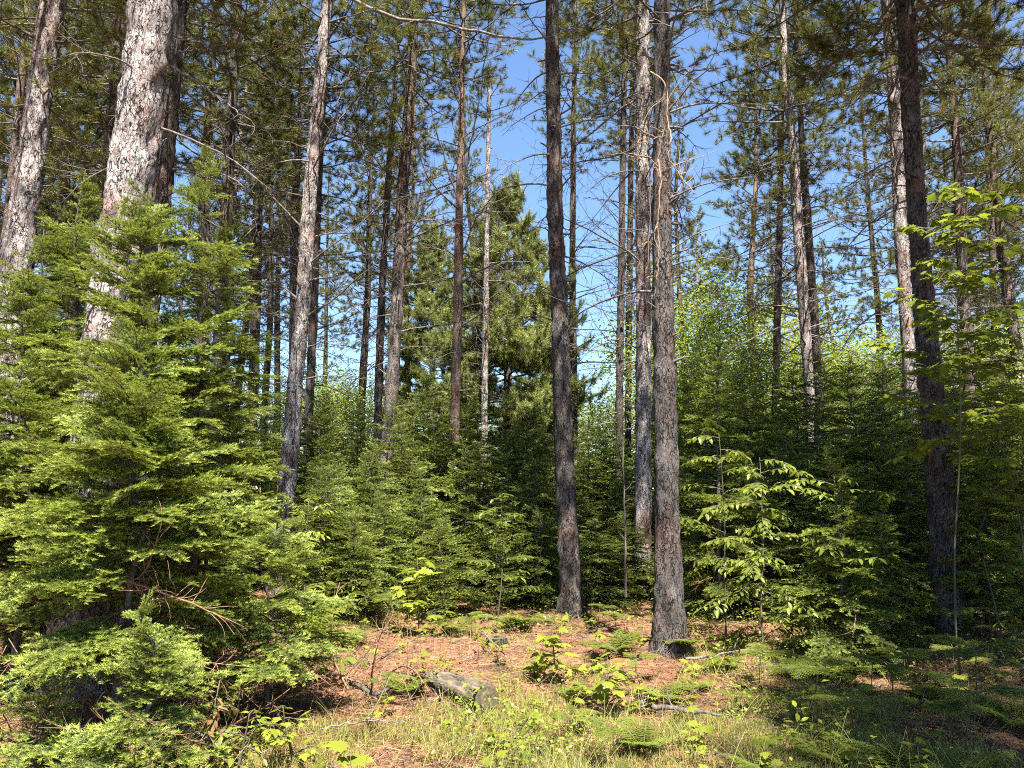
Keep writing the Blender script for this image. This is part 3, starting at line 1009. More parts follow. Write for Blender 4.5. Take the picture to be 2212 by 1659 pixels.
def near_fir(label, loc, H, rad, seed, bright=True, gap=.2, per=5, z0=.1, power=.85, group='young firs close to the viewer', lean=(0, 0), dead=14):
    rng = np.random.default_rng(seed)
    root = bpy.data.objects.new('fir_sapling', None)
    COL.objects.link(root)
    root.location = loc
    root.rotation_euler = (lean[0], lean[1], 0)
    tag(root, label, 'fir sapling', group)
    g = Geo()
    pts = np.array([[rng.normal(0, .008) * k, rng.normal(0, .008) * k, H * k / 9 - .05] for k in range(10)])
    tube(g, pts, np.linspace(.011 + .007 * H, .003, 10), 8, 0, .5)
    link('trunk', g.mesh('trunk', [M_FIRBARK], True), root)
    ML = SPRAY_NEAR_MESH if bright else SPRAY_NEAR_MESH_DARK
    lay = fir_layout(rng, H, rad, z0, gap, per, 1.0, power)
    if len(lay) > 98:
        keep = sorted(rng.choice(len(lay), 98, replace=False))
        lay = [lay[k] for k in keep]
    for z, az, el, L in lay:
        i, s = spray_pick(rng, L)
        o = link('branch', ML[rng.integers(0, 3)][i], root)
        o.matrix_local = Matrix.Translation((np.interp(z, pts[:, 2], pts[:, 0]), np.interp(z, pts[:, 2], pts[:, 1]), z)) @ rot_to(az, el, rng.normal(0, .22)) @ Matrix.Diagonal((s, s * rng.uniform(.85, 1.15), s, 1))
    o = link('branch', ML[0][0], root)
    o.matrix_local = Matrix.Translation((pts[-1][0], pts[-1][1], H * .93)) @ rot_to(0, R(88)) @ Matrix.Scale(.6, 4)
    for k in range(dead):
        z = H * rng.uniform(.03, .42)
        i = rng.integers(0, 4)
        o = link('dead_branch', DEAD_RED[i], root)
        o.matrix_local = Matrix.Translation((0, 0, z)) @ rot_to(rng.uniform(0, 6.28), R(rng.uniform(-20, 15)), rng.uniform(0, 6)) @ Matrix.Scale(rng.uniform(.5, .85) * min(1, rad), 4)
    return root


near_fir('bright yellow green fir sapling with layered sprays in front of the thick pale pine', ground_b(250, 4.75), 2.55, .95, 31, True, .15, 6, .27, .62, dead=26)
near_fir('low fir sapling with yellow tipped sprays at the foot of the bright fir', ground_b(320, 4.25), .96, .60, 32, True, .10, 6, .08)
near_fir('small sunlit fir sapling at the lower left corner of the view', ground_b(75, 4.25), .56, .46, 33, True, .10, 5, .1)
near_fir('young fir stretching long pale sprays over the needle covered clearing', ground_b(570, 5.5), 1.40, .92, 34, True, .17, 5, .3)
near_fir('tall light green fir rising before the leaning pale pine', ground_b(95, 6.9), 4.6, 1.15, 35, True, .2, 6, .12, .8)
near_fir('tall fir with pale tips crossing the dark shaded pine', ground_b(395, 5.75), 4.25, .74, 36, True, .2, 5, .2, .75)
near_fir('shaggy green fir at the left edge hiding the leaning pale pine', ground_b(10, 6.5), 3.9, .95, 45, True, .18, 6, .1, .65)
near_fir('light green fir whose sprays cross the thick pale pine', ground_b(250, 5.45), 3.75, .85, 44, True, .16, 6, .3, .5)
near_fir('dark tall fir with wide drooping boughs beside the curving pale pine', ground_b(455, 8.2), 4.6, .88, 37, False, .17, 6, .1, .6)
near_fir('deep green fir at the far left edge behind the bright fir', ground_b(20, 5.9), 2.6, 1.05, 38, True, .18, 6, .3, dead=24)
near_fir('green fir half hidden between the bright fir and the dark tall fir', ground_b(435, 6.3), 2.3, .68, 39, True, .17, 6, .1)
near_fir('dark shaded fir sapling in front of the large shaded pine', ground_b(1830, 7.4), 1.7, .72, 40, False, .14, 6, .08)
near_fir('pale green fir sapling right of the large shaded pine', ground_b(2140, 8.2), 2.0, .9, 41, False, .16, 6, .1)
near_fir('narrow dark fir with a pointed top right of the twin pines', ground_b(1560, 9.6), 3.45, .8, 42, False, .17, 5, .1, .8)
near_fir('low dark fir sapling between the beech saplings and the shaded pine', ground_b(1930, 7.9), 1.4, .55, 43, False, .14, 6, .08)


def fir_proto(seed, H, rad, mats, gap=.22, per=6, z0=.06, power=.8):
    rng = np.random.default_rng(seed)
    root = bpy.data.objects.new('fir_sapling', None)
    COL.objects.link(root)
    g = Geo()
    pts = np.array([[rng.normal(0, .01) * k, rng.normal(0, .01) * k, H * k / 7 - .05] for k in range(8)])
    tube(g, pts, np.linspace(.01 + .008 * H, .003, 8), 6, 0, .5)
    link('trunk', g.mesh('trunk', [M_FIRBARK], True), root)
    c = Geo()
    for z, az, el, L in fir_layout(rng, H, rad, z0, gap, per, 1.0, power):
        i, s = spray_pick(rng, L)
        M = Matrix.Translation((np.interp(z, pts[:, 2], pts[:, 0]), np.interp(z, pts[:, 2], pts[:, 1]), z)) @ rot_to(az, el, rng.normal(0, .22)) @ Matrix.Scale(s, 4)
        c.put(SPRAY_FAR[rng.integers(0, 3)][i], M, rng.normal(0, .06))
    c.put(SPRAY_FAR[0][0], Matrix.Translation((pts[-1][0], pts[-1][1], H * .93)) @ rot_to(0, R(88)) @ Matrix.Scale(.6, 4))
    link('crown', c.mesh('crown', mats), root)
    return root


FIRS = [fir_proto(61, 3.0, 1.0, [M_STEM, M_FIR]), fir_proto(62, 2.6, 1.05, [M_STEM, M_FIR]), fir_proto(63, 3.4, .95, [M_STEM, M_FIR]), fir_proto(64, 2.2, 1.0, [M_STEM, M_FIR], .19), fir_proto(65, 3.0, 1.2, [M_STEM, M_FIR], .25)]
FIR_H = [3.0, 2.6, 3.4, 2.2, 3.0]
fir_used = set()
# (photo column, row of the top, distance)
FIR_SPOTS = [(700, 1010, 10.6), (700, 1010, 9.6), (740, 985, 11.2), (765, 1110, 9.4), (800, 950, 12), (835, 1060, 10.4), (880, 900, 13), (905, 1010, 10.8), (940, 795, 14), (965, 1110, 10.0), (1005, 940, 12.4), (1040, 860, 13.6), (1070, 1060, 10.8),
             (1100, 920, 12.6), (1140, 980, 11.6), (1165, 1090, 10.9), (1190, 930, 13.4), (1260, 1060, 12.2), (1285, 1120, 11.0), (1310, 1010, 13.6), (1345, 1100, 11.4), (1350, 1010, 12.8), (1480, 1010, 11.4), (1500, 900, 13.2), (1530, 1090, 10.0),
             (1600, 960, 11.2), (1640, 1050, 9.6), (1670, 860, 11.8), (1700, 930, 10.2), (1760, 880, 10.8), (1800, 960, 9.4), (1830, 760, 11.6), (1880, 850, 10.4), (1925, 790, 11.4), (1960, 930, 9.6), (2075, 900, 9.8), (2110, 780, 11.2), (2150, 880, 9.8), (2190, 800, 11.4),
             (2230, 900, 9.4), (2060, 830, 12.4), (1990, 840, 12.0), (2270, 780, 11.6),
             (570, 980, 12.8), (495, 930, 12.6), (470, 860, 11.5), (400, 800, 10.5), (330, 760, 11.5), (180, 700, 10.5), (60, 660, 10.8), (-30, 560, 9.0), (240, 820, 9.2), (-60, 640, 12), (130, 900, 8.6),
             (680, 900, 15), (780, 870, 17), (860, 850, 17), (990, 870, 17), (1150, 900, 17), (1300, 930, 17), (1450, 900, 16), (1620, 840, 16), (1780, 800, 15.5), (1900, 800, 15), (2050, 790, 15), (2200, 760, 15), (560, 850, 15.5), (450, 800, 16), (300, 760, 16), (100, 700, 15),
             (1225, 1000, 15.4), (1560, 880, 18.5), (1700, 850, 19), (1250, 920, 20), (1380, 950, 19.5), (930, 930, 20), (720, 930, 19.5), (1850, 850, 19), (2130, 820, 19),
             (1520, 780, 12.6), (1600, 800, 13.2), (1700, 770, 13.4), (1780, 740, 13.2), (2000, 740, 12.8), (2150, 720, 12.8), (700, 850, 13.6), (820, 860, 14.2), (900, 830, 14.6), (1080, 840, 14.3), (1140, 870, 14.2), (1285, 930, 13.6), (1335, 900, 14.2), (1440, 880, 13.8), (1860, 790, 14)]
for k, (x, yt, d) in enumerate(FIR_SPOTS):
    H = EYE + (1053 - yt) / FPX * d
    i = k if k < 5 else int(np.argmin([abs(FIR_H[q] - H) + rnd.random() * 1.2 for q in range(5)]))
    s = H / FIR_H[i]
    p = ground(x, d)
    o = place(FIRS, fir_used, i, p, rnd.uniform(0, 6.28), (min(1.35, max(.8, s * rnd.uniform(.95, 1.25))), s), (rnd.gauss(0, .03), rnd.gauss(0, .03)))
    tier = 'front rank dense fir' if d < 10.95 else ('second rank dense fir' if d < 14.5 else 'rear fir top')
    later(o, 'fir', tier, 'fir sapling', 'young firs massed under the pines')

# ------------------------------------------------------------------ broad-leaved bushes and saplings


def bush_proto(seed, H, rad, n_leaf, size, mat, proto=KITE, trunk_r=.03):
    rng = np.random.default_rng(seed)
    root = bpy.data.objects.new('leafy_bush', None)
    COL.objects.link(root)
    g, c = Geo(), Geo()
    ends = []
    for k in range(5):
        d = np.array([rng.normal(0, .28), rng.normal(0, .28), 1])
        st = curve_pts((rng.normal(0, .1), rng.normal(0, .1), -.05), d, H * rng.uniform(.75, 1.0), 9, rng.normal(0, .25, 3), rng, .05)
        tube(g, st, np.linspace(trunk_r, .006, 9), 6, 0, rng.uniform(.3, .6))
        for q in range(9):
            b = st[rng.integers(2, 9)]
            a = rng.uniform(0, 6.28)
            l = rad * rng.uniform(.35, .9)
            br = curve_pts(b, (math.cos(a), math.sin(a), rng.uniform(0, .7)), l, 6, (0, 0, -.1), rng, .1)
            tube(g, br, np.linspace(.01, .003, 6), 4, 0, rng.uniform(.3, .6), cap=False)
            ends += [br[2], br[3], br[4], br[5]]
        ends += [st[-1], st[-2]]
    ends = np.array(ends)
    idx = rng.integers(0, len(ends), n_leaf)
    P = ends[idx] + rng.normal(0, .13, (n_leaf, 3)) * rad
    P[:, 2] = np.maximum(P[:, 2], .05)
    a = rng.uniform(0, 6.28, n_leaf)
    D = np.stack([np.cos(a), np.sin(a), rng.normal(-.35, .35, n_leaf)], 1)
    N = unit(np.stack([rng.normal(0, .45, n_leaf), rng.normal(0, .45, n_leaf), np.ones(n_leaf)], 1))
    cl = rng.normal(.45, .2, len(ends))[idx]
    leaves(c, P, D, N, size * rng.uniform(.6, 1.2, n_leaf), proto, 0, np.clip(cl + rng.normal(0, .12, n_leaf), 0, 1))
    link('trunk', g.mesh('trunk', [M_STEM], True), root)
    link('crown', c.mesh('crown', [mat]), root)
    return root


BUSH = [bush_proto(71, 4.5, 1.7, 9000, .072, M_BUSH), bush_proto(72, 3.6, 1.6, 9000, .07, M_BUSH), bush_proto(73, 5.5, 1.8, 10000, .075, M_BUSH), bush_proto(74, 3.0, 1.5, 8000, .068, M_BUSH)]
BUSH_H = [4.5, 3.6, 5.5, 3.0]
bush_used = set()
BUSHES = [(690, 800, 21), (740, 830, 23), (790, 780, 25), (640, 850, 24), (1270, 800, 24), (1310, 830, 22), (1240, 850, 27), (1340, 860, 26), (1480, 600, 22), (1530, 560, 24), (1580, 520, 21), (1620, 620, 23), (1500, 720, 19.5), (1660, 700, 20), (1720, 720, 24), (1790, 760, 20),
          (1850, 710, 23), (1900, 690, 21), (1950, 700, 26), (2010, 660, 22), (2080, 720, 20), (2130, 650, 23), (2180, 640, 21), (2215, 680, 18), (2260, 660, 22), (1570, 760, 18), (1440, 700, 27), (1640, 560, 28), (1770, 660, 30), (2110, 690, 29),
          (850, 830, 27), (600, 800, 27), (500, 760, 26), (400, 740, 27), (300, 720, 26), (180, 680, 27), (60, 660, 25), (-40, 650, 27), (960, 850, 30), (1120, 870, 30), (1200, 880, 33), (1400, 800, 33), (-60, 700, 40), (40, 720, 37), (150, 740, 42), (250, 720, 36), (350, 760, 40), (450, 760, 38), (540, 770, 42), (620, 800, 38), (700, 790, 42), (770, 800, 36), (840, 800, 42), (910, 810, 38), (1000, 820, 40), (1070, 820, 36), (1150, 850, 42), (1220, 860, 38), (1290, 860, 42), (1350, 850, 37), (1430, 780, 40), (1500, 720, 36), (1590, 700, 40), (1680, 720, 37), (1760, 740, 40), (1830, 760, 44), (1920, 740, 38), (2000, 720, 41), (2090, 700, 38), (2170, 690, 42), (2250, 680, 39), (1860, 720, 33), (2200, 680, 32)]
for k, (x, yt, d) in enumerate(BUSHES):
    H = EYE + (1053 - yt) / FPX * d
    i = k if k < 4 else int(np.argmin([abs(BUSH_H[q] - H) + rnd.random() * 1.5 for q in range(4)]))
    s = H / BUSH_H[i] * 1.03
    o = place(BUSH, bush_used, i, ground(x, d), rnd.uniform(0, 6.28), (max(.9, min(1.4, s)), s))
    later(o, 'bush', 'bright leafy bush behind' if d < 24 else 'far leafy bush', 'bush', 'bright leafy bushes beyond the firs')


def broad_sapling(name, label, cat, loc, H, n_br, br_len, leaf, size, mat, seed, z0=.25, per_m=26, droop=-.5, lean=(0, 0, 1), wild=.25, group=None, part='leaf_spray', tint=.5, stem_r=.012):
    """A sapling whose leafy sprays are parts of their own."""
    rng = np.random.default_rng(seed)
    root = bpy.data.objects.new(name, None)
    COL.objects.link(root)
    root.location = loc
    tag(root, label, cat, group)
    g = Geo()
    st = curve_pts((0, 0, -.04), lean, H, 12, (0, 0, .1), rng, .05)
    tube(g, st, np.linspace(stem_r, .003, 12), 6, 0, .6)
    link('stem', g.mesh('stem', [M_STEM], True), root)
    for k in range(n_br):
        f = z0 + (1 - z0) * (k + rng.random()) / n_br
        i = min(10, int(f * 11))
        b = st[i] + (st[i + 1] - st[i]) * (f * 11 - i)
        a = k * 2.4 + rng.normal(0, .4)
        l = br_len * rng.uniform(.6, 1.15) * (1.1 - .6 * f)
        c = Geo()
        br = curve_pts((0, 0, 0), (math.cos(a), math.sin(a), rng.uniform(.15, .7)), l, 9, (0, 0, droop), rng, .07)
        tube(c, br, np.linspace(.005, .0016, 9), 4, 0, .5, cap=False)
        axes = [(br, l)]
        for q in range(int(l * 9)):
            i2 = rng.integers(2, 8)
            sgn = 1 if q % 2 else -1
            ax0 = unit(br[i2] - br[i2 - 1])
            sd0 = unit(np.cross(ax0, np.array([0, 0, 1.0]))) * sgn
            l2 = l * rng.uniform(.22, .5) * (1.1 - i2 / 11)
            tw = curve_pts(br[i2], ax0 * .7 + sd0 * .8, l2, 9, (0, 0, droop * .7), rng, .06)
            tube(c, tw, np.linspace(.003, .0012, 9), 3, 0, .5, cap=False)
            axes.append((tw, l2))
        for ln_pts, ln_l in axes:
            n = max(4, int(ln_l * per_m))
            u = np.linspace(.18, 1, n) * 8
            ii = np.minimum(7, u.astype(int))
            P = ln_pts[ii] + (ln_pts[ii + 1] - ln_pts[ii]) * (u - ii)[:, None]
            ax = unit(ln_pts[ii + 1] - ln_pts[ii])
            sd = unit(np.cross(ax, np.array([0, 0, 1.0]))) * np.where(np.arange(n) % 2, 1, -1)[:, None]
            sd[-1] = ax[-1]
            D = unit(ax * .55 + sd * .8 + np.stack([rng.normal(0, wild, n), rng.normal(0, wild, n), rng.normal(-.38, .22, n)], 1))
            N = unit(np.stack([rng.normal(0, .3, n), rng.normal(0, .3, n), np.ones(n)], 1))
            P2 = P + D * (.035 if leaf is MAPLE else .008)
            if leaf is MAPLE:
                for q in range(n):
                    tube(c, [P[q], P2[q]], [.0015, .0012], 3, 0, .6, cap=False)
            leaves(c, P2, D, N, size * rng.uniform(.6, 1.15, n), leaf, 1, np.clip(tint + rng.normal(0, .18, n), 0, 1))
        o = link(part, c.mesh(part, [M_STEM, mat]), root, b)
    return root


BS = 'broad-leaved saplings'
broad_sapling('beech_sapling', 'bright beech sapling with arching drooping leaf sprays right of the twin pines', 'sapling', ground_b(1650, 7.6), 2.0, 24, .85, OVAL, .088, M_BROAD, 81, .12, 34, -.75, (-.05, 0, 1), group=BS)
broad_sapling('beech_sapling', 'taller beech sapling whose lit leaves hang close beside the twin pines', 'sapling', ground_b(1565, 8.3), 2.25, 15, .7, OVAL, .085, M_BROAD, 82, .3, 30, -.75, (.02, 0, 1), group=BS)
broad_sapling('beech_sapling', 'spreading beech sapling with long leaves before the large shaded pine', 'sapling', ground_b(1840, 7.7), 1.75, 16, .9, OVAL, .09, M_BROAD, 83, .3, 30, -.7, (.0, 0, 1), group=BS)
broad_sapling('maple_sapling', 'tall thin maple sapling with lobed leaves crossing the large shaded pine', 'sapling', ground_b(2075, 6.7), 4.25, 28, .85, MAPLE, .095, M_MAPLE, 84, .46, 20, -.25, (.03, 0, 1), group=BS, stem_r=.010, tint=.4)  # low leaf tint puts the shade over this sapling into its colour
broad_sapling('maple_sapling', 'leafy maple sapling at the right edge with bright lobed leaves', 'sapling', ground_b(2215, 7.6), 3.3, 34, 1.0, MAPLE, .09, M_MAPLE, 85, .45, 22, -.3, (-.02, 0, 1), group=BS, tint=.6)
broad_sapling('leafy_sapling', 'low leafy sapling below the foot of the curving pale pine', 'sapling', ground_b(655, 9.2), 1.45, 20, .7, OVAL, .07, M_BUSH, 86, .25, 40, -.3, group=BS, tint=.6)
broad_sapling('leafy_sapling', 'thin leafy sapling before the dark firs left of the straight dark pine', 'sapling', ground_b(1075, 9.6), 1.55, 16, .55, OVAL, .08, M_BROAD, 87, .25, 32, -.4, group=BS, tint=.3)
broad_sapling('maple_sapling', 'little maple with broad sunlit leaves before the dark gap in the firs', 'sapling', ground_b(905, 8.6), .85, 9, .34, MAPLE, .13, M_MAPLE, 88, .25, 18, -.2, group=BS, tint=.7)
broad_sapling('leafy_sapling', 'low round leaved sapling under the long pale fir sprays', 'sapling', ground_b(650, 6.4), .75, 12, .45, OVAL, .11, M_BROAD, 89, .2, 22, -.3, group=BS, tint=.5)
broad_sapling('leafy_sapling', 'yellow green leafy sapling in the bottom left among withered leaves', 'sapling', ground_b(505, 4.35), .44, 12, .26, OVAL, .058, M_MAPLE, 90, .2, 30, -.4, group=BS, tint=.6)
broad_sapling('withered_sapling', 'withered sapling hung with tan crumpled leaves near the bottom left', 'sapling', ground_b(455, 4.4), .60, 12, .3, OVAL, .075, M_DRY, 91, .2, 30, -1.2, wild=.6, group=BS, tint=.5)
broad_sapling('maple_sapling', 'small yellow maple sapling right beside the withered sapling', 'sapling', ground_b(640, 4.7), .40, 7, .2, MAPLE, .068, M_MAPLE, 92, .3, 22, -.3, group=BS, tint=1.0)
broad_sapling('maple_sapling', 'small maple with bright yellow leaves in the sunny clearing right of the log', 'sapling', ground_b(1310, 5.75), .36, 7, .25, MAPLE, .10, M_MAPLE, 93, .3, 18, -.2, group=BS, tint=.75)
broad_sapling('maple_sapling', 'slim yellow maple seedling behind the log end', 'sapling', ground_b(1195, 6.6), .50, 9, .24, MAPLE, .10, M_MAPLE, 94, .2, 20, -.3, group=BS, tint=.95)
broad_sapling('leafy_sapling', 'leafy sapling with thin pale stem at the lower right behind ferns', 'sapling', ground_b(2165, 7.3), 1.0, 12, .5, OVAL, .09, M_BROAD, 95, .2, 26, -.3, group=BS, tint=.3)

# ------------------------------------------------------------------ ferns


def frond(g, rng, p, az, L, up, bend, mat=1):
    d = np.array([math.cos(az), math.sin(az), up])
    r = curve_pts(p, d, L, 12, (0, 0, bend), rng, .03)
    tube(g, r, np.linspace(.0035, .001, 12), 4, 0, .6, cap=False)
    n = 17
    for k in range(n):
        f = .22 + .77 * k / (n - 1)
        i = min(10, int(f * 11))
        b = r[i] + (r[i + 1] - r[i]) * (f * 11 - i)
        ax = unit(r[min(11, i + 1)] - r[i])
        sd = unit(np.cross(ax, np.array([0, 0, 1.0])))
        w = L * .40 * (1 - (f - .22) / .78) ** .85 * (min(1, .55 + (f - .22) * 4)) + .008
        for sg in (-1, 1):
            pd = unit(sd * sg + ax * .35 + np.array([0, 0, rng.normal(-.12, .06)]))
            m = max(3, int(w / .011))
            u = (np.arange(m) + .5) / m
            B = b + pd * (u * w)[:, None]
            ln = w * .26 * (1 - u) ** .7 + .006
            nn = np.array([0, 0, 1.0])
            q = unit(np.cross(pd, nn))
            for s2 in (-1, 1):
                D = np.broadcast_to(unit(q * s2 + pd * .45), (m, 3)).copy() + rng.normal(0, .05, (m, 3))
                leaves(g, B, D, np.broadcast_to(nn, (m, 3)) + rng.normal(0, .15, (m, 3)), ln * rng.uniform(.85, 1.15, m), KITE, mat, np.clip(rng.normal(.5, .12, m), 0, 1))


def fern_proto(seed, n, L, bracken):
    rng = np.random.default_rng(seed)
    root = bpy.data.objects.new('fern', None)
    COL.objects.link(root)
    z = 0
    if bracken:
        g = Geo()
        st = curve_pts((0, 0, -.03), (.05, 0, 1), L * .7, 6, (0, 0, 0), rng, .04)
        tube(g, st, np.linspace(.004, .003, 6), 4, 0, .6)
        link('stem', g.mesh('stem', [M_STEM]), root)
        z = st[-1]
    for k in range(n):
        g = Geo()
        a = k * 6.283 / n + rng.normal(0, .25)
        if bracken:
            frond(g, rng, z, a, L * (.8 if k == 0 else .6), rng.uniform(.35, .8), -.8)
        else:
            frond(g, rng, (0, 0, 0), a, L * rng.uniform(.75, 1.1), rng.uniform(.9, 1.8), -1.1)
        link('frond', g.mesh('frond', [M_STEM, M_FERN]), root)
    return root


FERNS = [fern_proto(101, 3, .42, True), fern_proto(102, 5, .42, False), fern_proto(103, 3, .36, True), fern_proto(104, 4, .34, False), fern_proto(105, 3, .5, True)]
fern_used = set()
FERN_SPOTS = [(840, 8.7, 1.3, 3), (985, 8.9, 1.2, 1), (1020, 8.4, 1.1, 3), (760, 8.0, 1.2, 1), (700, 7.4, 1.1, 3), (1110, 9.2, 1.1, 1), (1290, 8.9, 1.1, 0), (1350, 8.4, 1.1, 2), (1330, 7.6, 1.0, 1), (1370, 6.9, 1.0, 2), (1180, 9.6, 1.1, 3), (1260, 7.0, .9, 0),
              (1640, 6.6, 1.1, 0), (1700, 6.1, 1.1, 2), (1755, 5.4, 1.25, 4), (1810, 6.8, 1.2, 1), (1880, 6.2, 1.2, 0), (1930, 5.6, 1.2, 4), (1960, 6.9, 1.2, 2), (2010, 6.0, 1.2, 1), (2060, 6.6, 1.3, 0), (2110, 5.8, 1.3, 4), (2150, 6.4, 1.2, 2), (2190, 5.3, 1.2, 1), (2000, 5.1, 1.1, 0),
              (1850, 5.0, 1.1, 2), (2080, 4.9, 1.2, 4), (1900, 7.4, 1.2, 1), (2180, 7.2, 1.2, 0), (1560, 7.2, 1.0, 3), (1600, 5.9, .9, 2), (1500, 6.6, .9, 3), (830, 5.8, .8, 2), (880, 6.2, .8, 1), (1330, 4.65, .9, 0), (1390, 4.8, .8, 1), (1655, 4.3, .8, 1), (1350, 4.25, .75, 3),
              (1950, 4.5, 1.1, 1), (2120, 4.45, 1.1, 3), (1790, 4.6, 1.0, 3), (1240, 6.1, .9, 3), (580, 5.2, .7, 3), (1230, 5.2, .7, 2), (1430, 6.2, .9, 1), (250, 4.1, .6, 3), (1720, 7.2, 1.1, 3), (2030, 8.2, 1.2, 1), (1945, 8.0, 1.1, 3), (1470, 7.6, 1.0, 1)]
for k, (x, d, s, i) in enumerate(FERN_SPOTS):
    if k < 5:
        i = k
    o = place(FERNS, fern_used, i, ground_b(x, d), rnd.uniform(0, 6.28), s * rnd.uniform(.85, 1.1), (rnd.gauss(0, .06), rnd.gauss(0, .06)))
    later(o, 'fern', 'nearest row fern' if d < 5.7 else ('green fern by firs' if d > 7.3 else 'spreading clearing fern'), 'fern', 'ferns along the edge of the clearing')

# ------------------------------------------------------------------ seedlings on the needle floor


def seedling_proto(seed, kind):
    rng = np.random.default_rng(seed)
    root = bpy.data.objects.new('seedling', None)
    COL.objects.link(root)
    g, c = Geo(), Geo()
    H = rng.uniform(.12, .26)
    st = curve_pts((0, 0, -.02), (rng.normal(0, .15), rng.normal(0, .15), 1), H, 5, (0, 0, 0), rng, .08)
    tube(g, st, np.linspace(.0022, .0012, 5), 4, 0, .5)
    n = 6 if kind is MAPLE else 11
    a = np.arange(n) * 2.4 + rng.normal(0, .3, n)
    P = st[rng.integers(2, 5, n)]
    D = np.stack([np.cos(a), np.sin(a), rng.normal(.0, .3, n)], 1)
    P = P + unit(D) * .02
    N = unit(np.stack([rng.normal(0, .3, n), rng.normal(0, .3, n), np.ones(n)], 1))
    leaves(c, P, D, N, (.075 if kind is MAPLE else .05) * rng.uniform(.6, 1.15, n), kind, 0, np.clip(rng.normal(.75, .15, n), 0, 1))
    link('stem', g.mesh('stem', [M_STEM]), root)
    link('foliage', c.mesh('foliage', [M_MAPLE]), root)
    return root


SEED = [seedling_proto(111, MAPLE), seedling_proto(112, MAPLE), seedling_proto(113, OVAL), seedling_proto(114, OVAL), seedling_proto(115, MAPLE)]
seed_used = set()
rnd2 = random.Random(5)
SPOTS = []
while len(SPOTS) < 165:
    x = rnd2.uniform(420, 2180)
    d = rnd2.uniform(4.15, 9.0)
    y = 1053 + EYE * FPX / d
    if x < 620 and d < 5:
        continue
    SPOTS.append((x, d))
for k, (x, d) in enumerate(SPOTS):
    i = k if k < 5 else rnd2.randrange(5)
    o = place(SEED, seed_used, i, ground_b(x, d), rnd2.uniform(0, 6.28), rnd2.uniform(.7, 1.4))
    later(o, 'seedling', 'nearest row seedling' if d < 5.0 else ('leafy clearing seedling' if d < 6.6 else 'leafy seedling by firs'), 'seedling', 'leafy seedlings on the needle floor')

# ------------------------------------------------------------------ log, stump, sticks


def build_log():
    rng = np.random.default_rng(121)
    a, b = ground_b(915, 6.6), ground_b(1052, 5.85)
    a.z -= .05
    root = bpy.data.objects.new('fallen_log', None)
    COL.objects.link(root)
    root.location = a
    tag(root, 'short weathered grey log with a sawn end lying on brown needles', 'log')
    v = np.array(b - a)
    L = np.linalg.norm(v[:2])
    root.rotation_euler = (0, 0, math.atan2(v[1], v[0]))
    g = Geo()
    n, sd = 26, 22
    xs = np.linspace(0, L, n)
    r = np.interp(xs, [0, .2, .7, L], [.05, .09, .11, .105])
    an = np.arange(sd) * 6.283 / sd
    nz = rng.standard_normal((n, sd)) * .085 + .11 * np.sin(5 * an)[None] * np.linspace(1, .2, n)[:, None] + .03 * np.sin(9 * an + 1)[None]
    rr = r[:, None] * (1 + nz)
    cz = np.interp(xs, [0, L], [.05, .085])
    V = np.stack([np.broadcast_to(xs[:, None], rr.shape), rr * np.cos(an), cz[:, None] + rr * np.sin(an)], -1)
    i = np.arange(n - 1)[:, None] * sd
    j = np.arange(sd)[None]
    k = (j + 1) % sd
    F = np.stack([i + j, i + k, i + sd + k, i + sd + j], -1).reshape(-1, 4)
    g.add(V.reshape(-1, 3), f4=F)
    link('bark', g.mesh('bark', [M_GREYWOOD], True), root)
    e = Geo()
    ring = V[-1]
    c = ring.mean(0)
    vs, fs = [], []
    for q, s in enumerate((1.0, .9, .72, .5, .25)):
        vs.append(c + (ring - c) * s + np.array([.003 + .002 * (q % 2), 0, 0]) + np.stack([rng.normal(0, .0015, sd), np.zeros(sd), np.zeros(sd)], 1))
    vs = np.concatenate(vs)
    for q in range(4):
        fs.append(np.stack([q * sd + j[0], q * sd + k[0], (q + 1) * sd + k[0], (q + 1) * sd + j[0]], -1))
    tint = np.repeat([.25, .75, .45, .7, .5], sd)
    e.add(vs, f4=np.concatenate(fs), tint=tint)
    e.add([c + np.array([.004, 0, 0])] + list(vs[-sd:]), f3=[[0, 1 + q, 1 + (q + 1) % sd] for q in range(sd)], tint=.35)
    link('sawn_end', e.mesh('sawn_end', [M_CUT]), root)
    for q in range(20):
        s = Geo()
        az = rng.uniform(-.5, .5)
        z0 = rng.uniform(0.1, .17)
        p = curve_pts((rng.uniform(-.35, .3), rng.uniform(-.16, .12), z0 - .05), (1, az, rng.uniform(-.05, .14)), rng.uniform(.3, .6), 6, (0, 0, -.1), rng, .06)
        tube(s, p, np.linspace(.008, .004, 6), 5, 0, rng.uniform(.5, .9))
        link('splinter', s.mesh('splinter', [M_DEAD], True), root)


build_log()


def dead_shrub(label, loc, n, r, seed):
    rng = np.random.default_rng(seed)
    root = bpy.data.objects.new('dead_shrub', None)
    COL.objects.link(root)
    root.location = loc
    tag(root, label, 'dead shrub')
    for k in range(n):
        o = link('dead_branch', DEAD_RED[rng.integers(0, 4)], root)
        a = rng.uniform(0, 6.28)
        q = r * rng.random() ** .5
        o.matrix_local = Matrix.Translation((math.cos(a) * q, math.sin(a) * q, rng.uniform(.0, .08))) @ rot_to(rng.uniform(0, 6.28), R(rng.uniform(0, 62)), rng.uniform(0, 6)) @ Matrix.Scale(rng.uniform(.4, .8), 4)


dead_shrub('tangle of rusty dead twigs under the bright fir at the left edge', ground_b(45, 5.0), 44, .38, 161)
dead_shrub('low brush of brown dead twigs right of the low yellow tipped fir', ground_b(430, 5.0), 16, .3, 162)
dead_shrub('loose grey brown dead twigs scattered left of the log', ground_b(800, 6.3), 9, .35, 163)


